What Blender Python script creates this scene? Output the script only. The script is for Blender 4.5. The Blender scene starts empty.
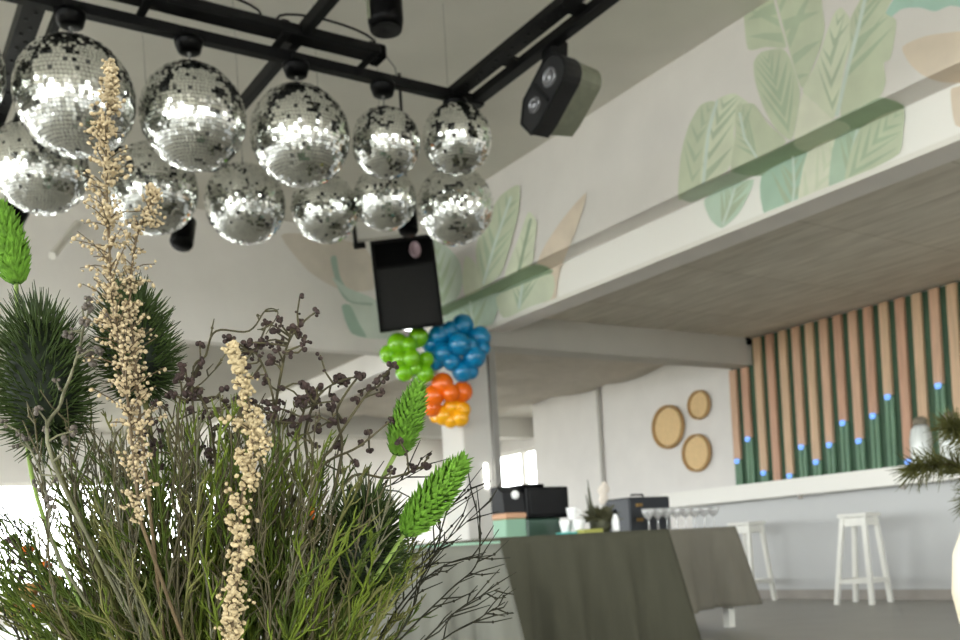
import bpy, math, random
from mathutils import Vector, Matrix, Euler
from mathutils.geometry import tessellate_polygon

random.seed(7)
S = bpy.context.scene
COL = S.collection
PI = math.pi

# ------------------------------------------------------------------ camera
EYE = Vector((0, 0, 0.66))
YAW = math.atan(0.645)
ROLL = math.atan(0.06)
FPX, PX, PY = 1000.0, 480.0, 553.0
fwd = Vector((math.sin(YAW), math.cos(YAW), 0))
r0 = Vector((math.cos(YAW), -math.sin(YAW), 0))
u0 = Vector((0, 0, 1))
rgt = r0 * math.cos(ROLL) - u0 * math.sin(ROLL)
upv = u0 * math.cos(ROLL) + r0 * math.sin(ROLL)
cam = bpy.data.cameras.new('camera')
cam.sensor_width = 36.0
cam.lens = 36.0 * FPX / 960.0
cam.shift_y = (PY - 320.0) / 960.0
cam.clip_start = 0.05
cam.dof.use_dof = True
cam.dof.focus_distance = 0.74
cam.dof.aperture_fstop = 15.0
co = bpy.data.objects.new('camera', cam)
COL.objects.link(co)
m3 = Matrix((rgt, upv, -fwd)).transposed()
co.matrix_world = Matrix.Translation(EYE) @ m3.to_4x4()
S.camera = co

# ------------------------------------------------------------------ world, light, exposure
S.view_settings.view_transform = 'Standard'
S.view_settings.look = 'None'
S.view_settings.gamma = 1.0
S.view_settings.use_curve_mapping = False
S.view_settings.exposure = 1.74
W = bpy.data.worlds.new('sky')
S.world = W
W.use_nodes = True
bg = W.node_tree.nodes['Background']
bg.inputs['Color'].default_value = (0.95, 0.98, 1.0, 1)
bg.inputs['Strength'].default_value = 3.4
S.cycles.max_bounces = 10
S.cycles.diffuse_bounces = 5
S.cycles.glossy_bounces = 4
S.cycles.transparent_max_bounces = 12
S.cycles.caustics_reflective = False
S.cycles.caustics_refractive = False
S.cycles.sample_clamp_indirect = 6.0


def window_portal(name, loc, rot, sx, sy):
    l = bpy.data.lights.new(name, 'AREA')
    l.shape = 'RECTANGLE'
    l.size, l.size_y = sx, sy
    l.cycles.is_portal = True
    o = bpy.data.objects.new(name, l)
    o.location, o.rotation_euler = loc, rot
    COL.objects.link(o)


window_portal('daylight_left', (-6.12, 6.5, 1.9), (0, -PI / 2, 0), 3.3, 21.2)
window_portal('daylight_back', (2.9, -4.12, 1.7), (PI / 2, 0, 0), 17.9, 1.6)
window_portal('daylight_far', (-0.2, 17.12, 1.3), (-PI / 2, 0, 0), 11.7, 1.7)


# ------------------------------------------------------------------ geometry of the view turned into places
def ray(x, y):
    return fwd * FPX + rgt * (x - PX) - upv * (y - PY)


def at_x(x, y, X):
    r = ray(x, y)
    return EYE + r * (X / r.x)


def at_y(x, y, Y):
    r = ray(x, y)
    return EYE + r * (Y / r.y)


def at_z(x, y, Z):
    r = ray(x, y)
    return EYE + r * ((Z - EYE.z) / r.z)


def at_d(x, y, d):
    return EYE + ray(x, y) * (d / FPX)


# ------------------------------------------------------------------ materials
def lin(c):
    out = []
    for v in c[:3]:
        v /= 255.0
        out.append(v / 12.92 if v <= 0.04045 else ((v + 0.055) / 1.055) ** 2.4)
    return (*out, 1)


def mat(name, rgb, rough=0.6, metal=0.0, vary=0.0, scale=8.0, stretch=(1, 1, 1), spec=None, bump=0.0, trans=0.0, emit=None, emit_s=0, sub=0.0, coat=0.0):
    m = bpy.data.materials.new(name)
    m.use_nodes = True
    nt = m.node_tree
    b = nt.nodes['Principled BSDF']
    b.inputs['Roughness'].default_value = rough
    b.inputs['Metallic'].default_value = metal
    b.inputs['Base Color'].default_value = lin(rgb)
    if spec is not None:
        b.inputs['Specular IOR Level'].default_value = spec
    if trans:
        b.inputs['Transmission Weight'].default_value = trans
    if coat:
        b.inputs['Coat Weight'].default_value = coat
    if emit:
        b.inputs['Emission Color'].default_value = lin(emit)
        b.inputs['Emission Strength'].default_value = emit_s
    if vary or bump:
        tc = nt.nodes.new('ShaderNodeTexCoord')
        mp = nt.nodes.new('ShaderNodeMapping')
        mp.inputs['Scale'].default_value = stretch
        nz = nt.nodes.new('ShaderNodeTexNoise')
        nz.inputs['Scale'].default_value = scale
        nz.inputs['Detail'].default_value = 6
        nt.links.new(tc.outputs['Object'], mp.inputs['Vector'])
        nt.links.new(mp.outputs['Vector'], nz.inputs['Vector'])
        if vary:
            rp = nt.nodes.new('ShaderNodeValToRGB')
            c = lin(rgb)
            rp.color_ramp.elements[0].position = 0.3
            rp.color_ramp.elements[1].position = 0.7
            rp.color_ramp.elements[0].color = (*[max(0, v * (1 - vary)) for v in c[:3]], 1)
            rp.color_ramp.elements[1].color = (*[min(1, v * (1 + vary)) for v in c[:3]], 1)
            nt.links.new(nz.outputs['Fac'], rp.inputs['Fac'])
            nt.links.new(rp.outputs['Color'], b.inputs['Base Color'])
        if bump:
            bp = nt.nodes.new('ShaderNodeBump')
            bp.inputs['Strength'].default_value = bump
            bp.inputs['Distance'].default_value = 0.02
            nt.links.new(nz.outputs['Fac'], bp.inputs['Height'])
            nt.links.new(bp.outputs['Normal'], b.inputs['Normal'])
    return m


def leafy(name, rgb, vary=0.35, scale=60, rough=0.6, trl=0.25):
    """plant matter: diffuse colour with noise and a little light passing through"""
    rgb = tuple(v * 0.89 for v in rgb)
    m = mat(name, rgb, rough, vary=vary, scale=scale, spec=0.2)
    nt = m.node_tree
    b = nt.nodes['Principled BSDF']
    t = nt.nodes.new('ShaderNodeBsdfTranslucent')
    t.inputs['Color'].default_value = lin(rgb)
    mx = nt.nodes.new('ShaderNodeMixShader')
    mx.inputs['Fac'].default_value = trl
    nt.links.new(b.outputs[0], mx.inputs[1])
    nt.links.new(t.outputs[0], mx.inputs[2])
    nt.links.new(mx.outputs[0], nt.nodes['Material Output'].inputs['Surface'])
    return m


def pane_mat(name, tint, gloss=0.08):
    m = bpy.data.materials.new(name)
    m.use_nodes = True
    nt = m.node_tree
    nt.nodes.remove(nt.nodes['Principled BSDF'])
    t = nt.nodes.new('ShaderNodeBsdfTransparent')
    t.inputs['Color'].default_value = (*tint, 1)
    g = nt.nodes.new('ShaderNodeBsdfGlossy')
    g.inputs['Roughness'].default_value = 0.02
    mx = nt.nodes.new('ShaderNodeMixShader')
    mx.inputs['Fac'].default_value = gloss
    nt.links.new(t.outputs[0], mx.inputs[1])
    nt.links.new(g.outputs[0], mx.inputs[2])
    nt.links.new(mx.outputs[0], nt.nodes['Material Output'].inputs['Surface'])
    return m


def glint_glass(name, white, clear=(0.98, 0.98, 0.98)):
    """thin glass with bright glints: part clear, part white put in for highlights"""
    m = pane_mat(name, clear, white)
    nt = m.node_tree
    d = nt.nodes.new('ShaderNodeBsdfDiffuse')
    d.inputs['Color'].default_value = (.9, .9, .89, 1)  # diffuse white stands in for bright highlights on the glass
    g = next(n for n in nt.nodes if n.type == 'BSDF_GLOSSY')
    mixes = [n for n in nt.nodes if n.type == 'MIX_SHADER']
    m2 = nt.nodes.new('ShaderNodeMixShader')
    m2.inputs['Fac'].default_value = .6
    nt.links.new(g.outputs[0], m2.inputs[1])
    nt.links.new(d.outputs[0], m2.inputs[2])
    nt.links.new(m2.outputs[0], mixes[0].inputs[2])
    return m


M = {}
M['wall'] = mat('white_wall_paint', (229, 225, 221), 0.8, vary=0.03, scale=3, spec=0.2)
M['ceiling'] = mat('matt_ceiling_paint', (214, 211, 203), 0.9, vary=0.04, scale=2, spec=0.1)
M['trim'] = mat('white_trim_paint', (236, 233, 226), 0.5, spec=0.3)
M['beam'] = mat('grey_white_beam_paint', (184, 181, 174), 0.8, vary=0.03, scale=3, spec=0.2)
M['skirting'] = mat('grey_tile_skirting', (150, 143, 135), 0.5, vary=0.1, scale=6)
M['black'] = mat('black_powder_coat', (11, 11, 12), 0.55, vary=0.2, scale=40, spec=0.2)
M['black_gloss'] = mat('black_plastic', (5, 5, 6), 0.3, spec=0.1)
M['charcoal'] = mat('charcoal_plastic', (38, 38, 39), 0.55, spec=.15)
M['olive_metal'] = mat('grey_green_metal_housing', (112, 114, 98), 0.45, vary=0.1, scale=20)
M['grille'] = mat('speaker_grille_cloth', (8, 8, 9), 0.7, vary=0.4, scale=120)
M['lens'] = mat('lamp_lens_glass', (120, 120, 124), 0.15, metal=0.5)
M['mirror'] = mat('mirror_tiles', (238, 240, 236), 0.07, metal=1.0)
M['core'] = mat('grey_ball_core', (64, 64, 62), 0.7)
M['cord'] = mat('steel_cord', (130, 130, 128), 0.4, metal=0.8)
M['wood'] = [mat('pine_slat_a', (205, 168, 140), 0.6, vary=0.14, scale=5, stretch=(6, 6, 0.6)),
             mat('pine_slat_b', (198, 156, 130), 0.6, vary=0.14, scale=5, stretch=(6, 6, 0.6)),
             mat('pine_slat_c', (208, 176, 144), 0.6, vary=0.12, scale=5, stretch=(6, 6, 0.6))]
M['green_dark'] = mat('dark_green_backing', (60, 90, 66), 0.6, vary=0.08, scale=5)
M['green_mid'] = mat('green_fluted_slat', (104, 138, 110), 0.5, vary=0.08, scale=5)
M['led'] = mat('blue_led_spot', (110, 160, 255), 0.3, emit=(125, 172, 255), emit_s=0.3)
M['counter'] = mat('white_counter_board', (188, 188, 187), 0.5, vary=0.02, scale=2)
M['stool'] = mat('white_lacquered_wood', (228, 226, 218), 0.45, vary=0.03, scale=10)
M['rattan'] = mat('woven_rattan', (226, 194, 144), 0.7, vary=0.18, scale=90)
M['rattan_edge'] = mat('rattan_rim', (176, 140, 92), 0.7, vary=0.25, scale=80)
M['cloth'] = mat('sage_tablecloth', (78, 77, 65), 0.9, vary=0.08, scale=14, stretch=(1, 1, 0.2), spec=0.1)
M['cloth_b'] = mat('taupe_green_tablecloth', (118, 114, 103), 0.9, vary=0.06, scale=14, stretch=(1, 1, 0.2), spec=0.1)
M['cloth_lit'] = mat('window_lit_cloth', (122, 122, 113), 0.9, vary=0.05, scale=14, stretch=(1, 1, 0.2), spec=0.1)  # paler tone imitates window light on the olive cloth's left side
M['mint'] = mat('mint_card', (128, 164, 140), 0.6)
M['peach'] = mat('peach_card', (186, 142, 110), 0.6)
M['bottle_green'] = mat('dark_green_plastic', (44, 70, 56), 0.35)
M['navy'] = mat('navy_black_case', (24, 29, 36), 0.45)
M['brass'] = mat('brass_fitting', (140, 112, 66), 0.35, metal=0.8)
M['white_gloss'] = mat('white_ceramic', (240, 240, 238), 0.2)
M['teal'] = mat('teal_tray', (70, 170, 160), 0.4)
M['olive_card'] = mat('olive_card', (150, 150, 70), 0.6)
M['glass'] = pane_mat('window_glass', (0.98, 0.99, 0.985), 0.05)
M['screen_glass'] = pane_mat('greenish_screen_glass', (0.86, 0.92, 0.87), 0.06)
M['glass_edge'] = mat('green_glass_edge', (130, 172, 146), 0.2)
M['drink_glass'] = glint_glass('drinking_glass', 0.42)
M['cream_vase'] = mat('cream_ceramic', (238, 226, 200), 0.45, vary=0.04, scale=10)
M['canopy'] = mat('cream_ceiling_fabric', (188, 181, 170), 0.9, vary=0.06, scale=6, spec=0.1)
M['blue_bal'] = mat('blue_latex', (0, 122, 172), 0.3, coat=0.3)
M['green_bal'] = mat('lime_latex', (122, 190, 20), 0.25, coat=0.3)
M['orange_bal'] = mat('orange_latex', (244, 110, 8), 0.25, coat=0.3)
M['yellow_bal'] = mat('yellow_latex', (250, 178, 20), 0.25, coat=0.3)
M['thistle'] = leafy('dark_thistle_green', (20, 30, 10), 0.5, 90, trl=0.1)
M['spike'] = leafy('thistle_spike_green', (60, 76, 34), 0.4, 90, trl=0.15)
M['bract'] = leafy('bright_bract_green', (112, 160, 52), 0.4, 220, trl=0.25)
M['bract_core'] = leafy('deep_bract_green', (54, 88, 22), 0.3, 90, trl=0.1)
M['bright_stem'] = leafy('light_green_stem', (150, 175, 90), 0.2, 60)
M['broom'] = [leafy('broom_green', (104, 120, 36), 0.35, 50), leafy('broom_olive', (112, 112, 62), 0.35, 50), leafy('broom_deep', (74, 90, 28), 0.35, 50)]
M['twig'] = leafy('brown_olive_twig', (82, 76, 52), 0.3, 60, trl=0.05)
M['twig_dark'] = leafy('dark_twig', (42, 40, 26), 0.3, 60, trl=0.05)
M['twig_grey'] = leafy('grey_green_twig', (112, 110, 86), 0.3, 60, trl=0.05)
M['berry'] = leafy('brown_seed_head', (62, 48, 44), 0.4, 200, trl=0.05)
M['berry_grey'] = leafy('grey_seed_head', (100, 92, 84), 0.35, 200, trl=0.05)
M['plume'] = leafy('straw_floret', (214, 194, 156), 0.2, 150, trl=0.3)
M['plume_pale'] = leafy('cream_floret', (216, 196, 154), 0.2, 150, trl=0.3)
M['plume_stem'] = leafy('rusty_straw_stem', (98, 82, 58), 0.25, 80, trl=0.1)
M['orange_petal'] = leafy('orange_petal', (235, 120, 30), 0.25, 150)
M['tan_petal'] = leafy('tan_dry_flower', (206, 162, 100), 0.3, 150)
M['pine'] = leafy('pine_needle', (92, 92, 48), 0.4, 60, trl=0.15)


def floor_mat():
    m = mat('grey_terrazzo_floor', (150, 147, 138), 0.35, vary=0.07, scale=3.0)
    return m


def low_ceiling_mat():
    m = bpy.data.materials.new('streaked_fibre_panel_ceiling')
    m.use_nodes = True
    nt = m.node_tree
    b = nt.nodes['Principled BSDF']
    b.inputs['Roughness'].default_value = 0.95
    b.inputs['Specular IOR Level'].default_value = 0.1
    tc = nt.nodes.new('ShaderNodeTexCoord')
    mp = nt.nodes.new('ShaderNodeMapping')
    mp.inputs['Scale'].default_value = (9, 1.1, 1)
    nz = nt.nodes.new('ShaderNodeTexNoise')
    nz.inputs['Scale'].default_value = 2.2
    nz.inputs['Detail'].default_value = 8
    rp = nt.nodes.new('ShaderNodeValToRGB')
    rp.color_ramp.elements[0].position = 0.35
    rp.color_ramp.elements[1].position = 0.68
    rp.color_ramp.elements[0].color = lin((204, 198, 187))
    rp.color_ramp.elements[1].color = lin((226, 221, 210))
    bk = nt.nodes.new('ShaderNodeTexBrick')
    bk.offset = 0.0
    bk.inputs['Scale'].default_value = 1.0
    bk.inputs['Mortar Size'].default_value = 0.007
    bk.inputs['Mortar Smooth'].default_value = 0.4
    bk.inputs['Brick Width'].default_value = 0.6
    bk.inputs['Row Height'].default_value = 1.2
    bk.inputs['Color1'].default_value = (1, 1, 1, 1)
    bk.inputs['Color2'].default_value = (0.95, 0.95, 0.95, 1)
    bk.inputs['Mortar'].default_value = (0.72, 0.7, 0.66, 1)
    mul = nt.nodes.new('ShaderNodeMix')
    mul.data_type = 'RGBA'
    mul.blend_type = 'MULTIPLY'
    mul.inputs['Factor'].default_value = 1.0
    nt.links.new(tc.outputs['Object'], mp.inputs['Vector'])
    nt.links.new(mp.outputs['Vector'], nz.inputs['Vector'])
    nt.links.new(nz.outputs['Fac'], rp.inputs['Fac'])
    nt.links.new(tc.outputs['Object'], bk.inputs['Vector'])
    nt.links.new(rp.outputs['Color'], mul.inputs['A'])
    nt.links.new(bk.outputs['Color'], mul.inputs['B'])
    nt.links.new(mul.outputs['Result'], b.inputs['Base Color'])
    return m


M['floor'] = floor_mat()
M['low_ceiling'] = low_ceiling_mat()
M['ground'] = mat('pale_paving', (170, 168, 160), 0.9, vary=0.1, scale=1.0)


# ------------------------------------------------------------------ mesh builder
class MB:
    def __init__(s):
        s.v, s.f, s.smooth = [], [], []

    def add(s, vs, fs, smooth=False):
        n = len(s.v)
        s.v.extend([tuple(v) for v in vs])
        s.f.extend([tuple(i + n for i in f) for f in fs])
        s.smooth.extend([smooth] * len(fs))

    def box(s, lo, hi, mtx=None):
        x0, y0, z0 = lo
        x1, y1, z1 = hi
        vs = [Vector(p) for p in ((x0, y0, z0), (x1, y0, z0), (x1, y1, z0), (x0, y1, z0), (x0, y0, z1), (x1, y0, z1), (x1, y1, z1), (x0, y1, z1))]
        if mtx is not None:
            vs = [mtx @ v for v in vs]
        s.add(vs, [(3, 2, 1, 0), (4, 5, 6, 7), (0, 1, 5, 4), (1, 2, 6, 5), (2, 3, 7, 6), (3, 0, 4, 7)])

    def bbox(s, lo, hi, b=0.01, mtx=None):
        """box with chamfered edges"""
        lo, hi = Vector(lo), Vector(hi)
        c, h = (lo + hi) / 2, (hi - lo) / 2
        b = min(b, h.x * .9, h.y * .9, h.z * .9)
        vs, idx = [], {}
        for sx in (-1, 1):
            for sy in (-1, 1):
                for sz in (-1, 1):
                    for ax in range(3):
                        p = Vector((sx * (h.x - b), sy * (h.y - b), sz * (h.z - b)))
                        p[ax] = (sx, sy, sz)[ax] * h[ax]
                        idx[(sx, sy, sz, ax)] = len(vs)
                        p = p + c
                        vs.append(mtx @ p if mtx is not None else p)
        fs = []
        for ax in range(3):
            a, d = [(1, 2), (2, 0), (0, 1)][ax]
            for sg in (-1, 1):
                q = []
                for (p1, p2) in ((-1, -1), (1, -1), (1, 1), (-1, 1)):
                    k = [0, 0, 0]
                    k[ax], k[a], k[d] = sg, p1, p2
                    q.append(idx[(*k, ax)])
                fs.append(q if sg > 0 else q[::-1])
        for ax in range(3):
            a, d = [(1, 2), (2, 0), (0, 1)][ax]
            for s1 in (-1, 1):
                for s2 in (-1, 1):
                    q = []
                    for e in (-1, 1):
                        k = [0, 0, 0]
                        k[ax], k[a], k[d] = e, s1, s2
                        pr = [idx[(*k, a)], idx[(*k, d)]]
                        q += pr if e < 0 else pr[::-1]
                    fs.append(q if s1 * s2 > 0 else q[::-1])
        for sx in (-1, 1):
            for sy in (-1, 1):
                for sz in (-1, 1):
                    t = [idx[(sx, sy, sz, k)] for k in range(3)]
                    fs.append(t if sx * sy * sz > 0 else t[::-1])
        s.add(vs, fs)

    def tube(s, pts, rad, n=6, cap=True, smooth=True):
        pts = [Vector(p) for p in pts]
        if not hasattr(rad, '__len__'):
            rad = [rad] * len(pts)
        up = Vector((0.31, 0.22, 0.93))
        rings = []
        for i, p in enumerate(pts):
            a = pts[max(0, i - 1)]
            b = pts[min(len(pts) - 1, i + 1)]
            t = (b - a)
            if t.length < 1e-9:
                t = Vector((0, 0, 1))
            t.normalize()
            x = t.cross(up)
            if x.length < 1e-3:
                x = t.cross(Vector((1, 0, 0)))
            x.normalize()
            y = t.cross(x)
            rings.append([p + (x * math.cos(2 * PI * k / n) + y * math.sin(2 * PI * k / n)) * rad[i] for k in range(n)])
        vs = [v for r in rings for v in r]
        fs = []
        for i in range(len(rings) - 1):
            for k in range(n):
                k2 = (k + 1) % n
                fs.append((i * n + k2, i * n + k, (i + 1) * n + k, (i + 1) * n + k2))
        s.add(vs, fs, smooth)
        if cap and n > 3:
            m = (len(rings) - 1) * n
            s.add(rings[0], [tuple(range(n))])
            s.add(rings[-1], [tuple(range(n))[::-1]])

    def lathe(s, prof, n=24, mtx=None, smooth=True):
        """prof: list of (r, z)"""
        vs, fs = [], []
        for r, z in prof:
            for k in range(n):
                v = Vector((r * math.cos(2 * PI * k / n), r * math.sin(2 * PI * k / n), z))
                vs.append(mtx @ v if mtx is not None else v)
        for i in range(len(prof) - 1):
            for k in range(n):
                k2 = (k + 1) % n
                fs.append((i * n + k, i * n + k2, (i + 1) * n + k2, (i + 1) * n + k))
        s.add(vs, fs, smooth)

    def ball(s, c, r, seg=8, ring=6, sc=(1, 1, 1), rot=None):
        prof = []
        vs, fs = [], []
        c = Vector(c)
        for i in range(ring + 1):
            a = PI * i / ring
            for k in range(seg):
                b = 2 * PI * k / seg
                v = Vector((r * sc[0] * math.sin(a) * math.cos(b), r * sc[1] * math.sin(a) * math.sin(b), -r * sc[2] * math.cos(a)))
                if rot is not None:
                    v = rot @ v
                vs.append(v + c)
        for i in range(ring):
            for k in range(seg):
                k2 = (k + 1) % seg
                fs.append((i * seg + k, i * seg + k2, (i + 1) * seg + k2, (i + 1) * seg + k))
        s.add(vs, fs, True)

    def build(s, name, m, parent=None):
        me = bpy.data.meshes.new(name)
        me.from_pydata(s.v, [], s.f)
        me.materials.append(m)
        me.polygons.foreach_set('use_smooth', s.smooth)
        me.update()
        o = bpy.data.objects.new(name, me)
        COL.objects.link(o)
        if parent is not None:
            o.parent = parent
        return o


def center_mesh(o, loc):
    """move a mesh built in world space so its origin sits at loc"""
    loc = Vector(loc)
    o.data.transform(Matrix.Translation(-loc))
    o.location = loc
    return o


def tag(o, label, cat, group=None):
    o['label'] = label
    o['category'] = cat
    if group:
        o['group'] = group
    return o


def thing(name, label, cat, loc=(0, 0, 0), rz=0, group=None):
    o = bpy.data.objects.new(name, None)
    o.empty_display_size = 0.1
    COL.objects.link(o)
    o.location = loc
    o.rotation_euler = (0, 0, rz)
    return tag(o, label, cat, group)


def struct(o):
    o['kind'] = 'structure'
    return o


def copy_tree(o, parent=None):
    c = o.copy()
    COL.objects.link(c)
    if parent is not None:
        c.parent = parent
    for ch in list(o.children):
        copy_tree(ch, c)
    return c


def bx(name, lo, hi, m, parent=None):
    b = MB()
    b.box(lo, hi)
    return b.build(name, m, parent)


# ------------------------------------------------------------------ the setting
struct(bx('ground', (-60, -60, -0.25), (60, 70, -0.12), M['ground']))
struct(bx('floor', (-6.2, -4.2, -0.12), (12, 17.2, 0), M['floor']))
struct(bx('ceiling', (-6.2, -4.2, 4.0), (5.6, 9.4, 4.15), M['ceiling']))
b = MB()
b.box((5.57, -4.2, 2.94), (12, 9.4, 3.06))
struct(b.build('ceiling.001', M['low_ceiling']))
b = MB()
b.box((-6.2, 9.25, 2.94), (12, 17.2, 3.06))
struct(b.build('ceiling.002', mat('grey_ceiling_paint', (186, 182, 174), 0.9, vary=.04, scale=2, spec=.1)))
# stepped upper wall on the right with the painted leaves, an overhang at 3.08 m and its lower beam
prof = [(5.08, 4.0), (5.08, 3.08), (5.31, 3.08), (5.31, 2.77), (5.57, 2.77), (5.57, 4.0)]
b = MB()
n = len(prof)
b.add([(x, -4.2, z) for x, z in prof] + [(x, 9.25, z) for x, z in prof],
      [(i, n + i, n + (i + 1) % n, (i + 1) % n) for i in range(n)] + [tuple(range(n)), tuple(range(n, 2 * n))[::-1]])
wall_right = struct(b.build('wall_right', M['wall']))
wall_right.data.materials.append(mat('whiter_beam_face', (248, 246, 242), 0.7, spec=.2))  # lower beam face in a whiter tone than the wall above
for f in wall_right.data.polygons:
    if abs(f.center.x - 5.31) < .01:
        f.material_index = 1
# slim white bead along the bottom edge of that wall
b = MB()
b.box((5.296, -4.2, 2.765), (5.31, 7.9, 2.80))
struct(b.build('trim_1', M['trim']))
wall_left = struct(bx('wall_left', (-6.2, 9.1, 2.77), (5.08, 9.25, 4.0), M['wall']))
# beam across the low room, lengthwise beam beyond the corner, bulkhead in the far room
struct(bx('trim_2', (5.36, 7.9, 2.63), (9.0, 8.16, 2.94), M['beam']))
struct(bx('trim_3', (5.08, 9.25, 2.68), (5.45, 17.0, 2.94), M['wall']))
struct(bx('trim_4', (5.45, 14.0, 2.6), (10.5, 14.3, 2.94), M['beam']))
# bar side wall with the slats and baskets
struct(bx('wall_bar', (9.0, -4.2, 0), (9.2, 12.25, 2.94), M['wall']))
struct(bx('wall_corridor', (9.2, 12.05, 0), (10.5, 12.25, 2.94), M['wall']))


def window_wall(wname, base, along, length, z0, sill, head, top, thick, first, count, margin=0.15):
    """a wall with one long row of windows; base is its start, along its unit direction"""
    base, along = Vector(base), Vector(along)
    nrm = Vector((along.y, -along.x, 0))
    mt = Matrix((along, nrm, Vector((0, 0, 1)))).transposed().to_4x4()
    mt.translation = base
    b = MB()
    if sill > z0 + 0.01:
        b.box((0, 0, z0), (length, thick, sill), mt)
    b.box((0, 0, head), (length, thick, top), mt)
    b.box((0, 0, sill), (margin, thick, head), mt)
    b.box((length - margin, 0, sill), (length, thick, head), mt)
    struct(b.build(wname, M['wall']))
    w = (length - 2 * margin) / count
    for i in range(count):
        x0, x1 = margin + i * w, margin + (i + 1) * w
        f = MB()
        t = 0.05
        for lo, hi in (((x0, sill), (x0 + t, head)), ((x1 - t, sill), (x1, head)), ((x0 + t, sill), (x1 - t, sill + t)), ((x0 + t, head - t), (x1 - t, head))):
            f.box((lo[0], 0.03, lo[1]), (hi[0], 0.11, hi[1]), mt)
        fo = struct(f.build('window_%d' % (first + i), M['trim']))
        p = MB()
        p.box((x0 + t, 0.065, sill + t), (x1 - t, 0.075, head - t), mt)
        p.build('pane', M['glass'], fo)
    return first + count


k = window_wall('wall_side', (-6.2, -4.2, 0), (0, 1, 0), 21.4, 0, 0.25, 3.55, 4.0, 0.2, 1, 8)
k = window_wall('wall_back', (12, -4.2, 0), (-1, 0, 0), 18.2, 0, 0.9, 2.5, 4.0, 0.2, k, 8)
k = window_wall('wall_far', (-6.2, 17.0, 0), (1, 0, 0), 12.0, 0, 0.45, 2.17, 2.94, 0.2, k, 5)
struct(bx('wall_rear', (5.8, 17.0, 0), (10.7, 17.2, 2.94), M['wall']))
k = window_wall('wall_end', (10.5, 17.0, 0), (0, -1, 0), 4.95, 0, 1.0, 2.45, 2.94, 0.2, k, 2)

# column under the corner
b = MB()
b.bbox((4.98, 7.9, 0), (5.36, 8.28, 2.77), 0.012)
column = struct(b.build('column', mat('column_paint', (212, 209, 203), .8, spec=.2)))
b = MB()
b.box((5.30, 7.86, 0), (5.37, 7.9, 2.6))
struct(b.build('trim_5', mat('grey_channel', (150, 148, 143), 0.5, metal=0.2)))
for z0, z1 in ((1.36, 1.50), (1.27, 1.335)):
    l = bx('lit_strip', (5.2, 7.885, z0), (5.232, 7.899, z1), mat('white_led_strip', (255, 255, 255), 0.4, emit=(255, 255, 250), emit_s=2.5))
    tag(l, 'long white lit strip on the face of the column' if z1 > 1.4 else 'short white lit strip on the face of the column, under the long one', 'light')

# gently sagging cream fabric under the ceiling beyond the beam
b = MB()
nx, ny = 40, 50
vs = []
for i in range(nx + 1):
    for j in range(ny + 1):
        x = 5.5 + (8.98 - 5.5) * i / nx
        y = 8.2 + (13.9 - 8.2) * j / ny
        z = 2.9 - 0.05 * abs(math.sin(j / ny * PI * 5)) - 0.025 * math.sin(i * 0.7 + j * 0.25) - 0.015
        vs.append((x, y, z))
b.add(vs, [(i * (ny + 1) + j, i * (ny + 1) + j + 1, (i + 1) * (ny + 1) + j + 1, (i + 1) * (ny + 1) + j) for i in range(nx) for j in range(ny)], True)
tag(b.build('ceiling_canopy', M['canopy']), 'rippled cream fabric stretched under the ceiling beyond the beam', 'fabric')

b = MB()
b.box((8.03 + .17, -4.0, 0.0), (8.222, 8.25, 0.095))
struct(b.build('baseboard_right', M['skirting']))


# ------------------------------------------------------------------ painted leaves (flat paint lying on the walls)
def px_line(p, q):
    (x0, y0), (x1, y1) = p, q
    return lambda x: y0 + (y1 - y0) * (x - x0) / (x1 - x0)


def proj(p):
    d = Vector(p) - EYE
    z = d.dot(fwd)
    return (PX + FPX * d.dot(rgt) / z, PY - FPX * d.dot(upv) / z)


E1 = px_line(proj((5.08, 7, 3.08)), proj((5.08, 3.4, 3.08)))      # front edge of the overhang
E2 = px_line(proj((5.31, 7, 3.08)), proj((5.31, 3.4, 3.08)))      # its back edge
E3 = px_line(proj((5.296, 7, 2.802)), proj((5.296, 3.4, 2.802)))  # top of the bead


def clip(poly, fn):
    out = []
    for i in range(len(poly)):
        a, c = poly[i], poly[(i + 1) % len(poly)]
        fa, fc = fn(a), fn(c)
        if fa >= 0:
            out.append(a)
        if fa * fc < 0:
            t = fa / (fa - fc)
            out.append((a[0] + (c[0] - a[0]) * t, a[1] + (c[1] - a[1]) * t))
    return out


def paint_right(b, poly, lift):
    """lay a painted patch on the face, the overhang and the lower beam of the right wall"""
    e = 0.001 + lift * 0.0001
    for fns, place in (
            ([lambda p: E1(p[0]) - p[1]], lambda x, y: at_x(x, y, 5.08 - e)),
            ([lambda p: p[1] - E1(p[0]), lambda p: E2(p[0]) - p[1]], lambda x, y: at_z(x, y, 3.08 - e)),
            ([lambda p: p[1] - E2(p[0]), lambda p: E3(p[0]) - p[1]], lambda x, y: at_x(x, y, 5.31 - e))):
        q = poly
        for f in fns:
            q = clip(q, f)
            if len(q) < 3:
                break
        if len(q) >= 3:
            vs = [place(x, y) for x, y in q]
            if min((v.y for v in vs)) > 9.08:
                continue
            face_room(b, vs)


def paint_left(b, poly, lift):
    e = 0.001 + lift * 0.0001
    face_room(b, [at_y(x, y, 9.1 - e) for x, y in poly])


def tris(outline):
    t = tessellate_polygon([[Vector((x, y, 0)) for x, y in outline]])
    return [[outline[i] for i in tri] for tri in t]


def smooth_closed(pts, n=4):
    out = []
    m = len(pts)
    for i in range(m):
        p0, p1, p2, p3 = (Vector(pts[(i + d) % m]) for d in (-1, 0, 1, 2))
        for j in range(n):
            t = j / n
            v = 0.5 * ((2 * p1) + (p2 - p0) * t + (2 * p0 - 5 * p1 + 4 * p2 - p3) * t * t + (3 * p1 - p0 - 3 * p2 + p3) * t ** 3)
            v = p1.lerp(p2, t) * 0.35 + v * 0.65
            out.append((v.x, v.y))
    return out


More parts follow.
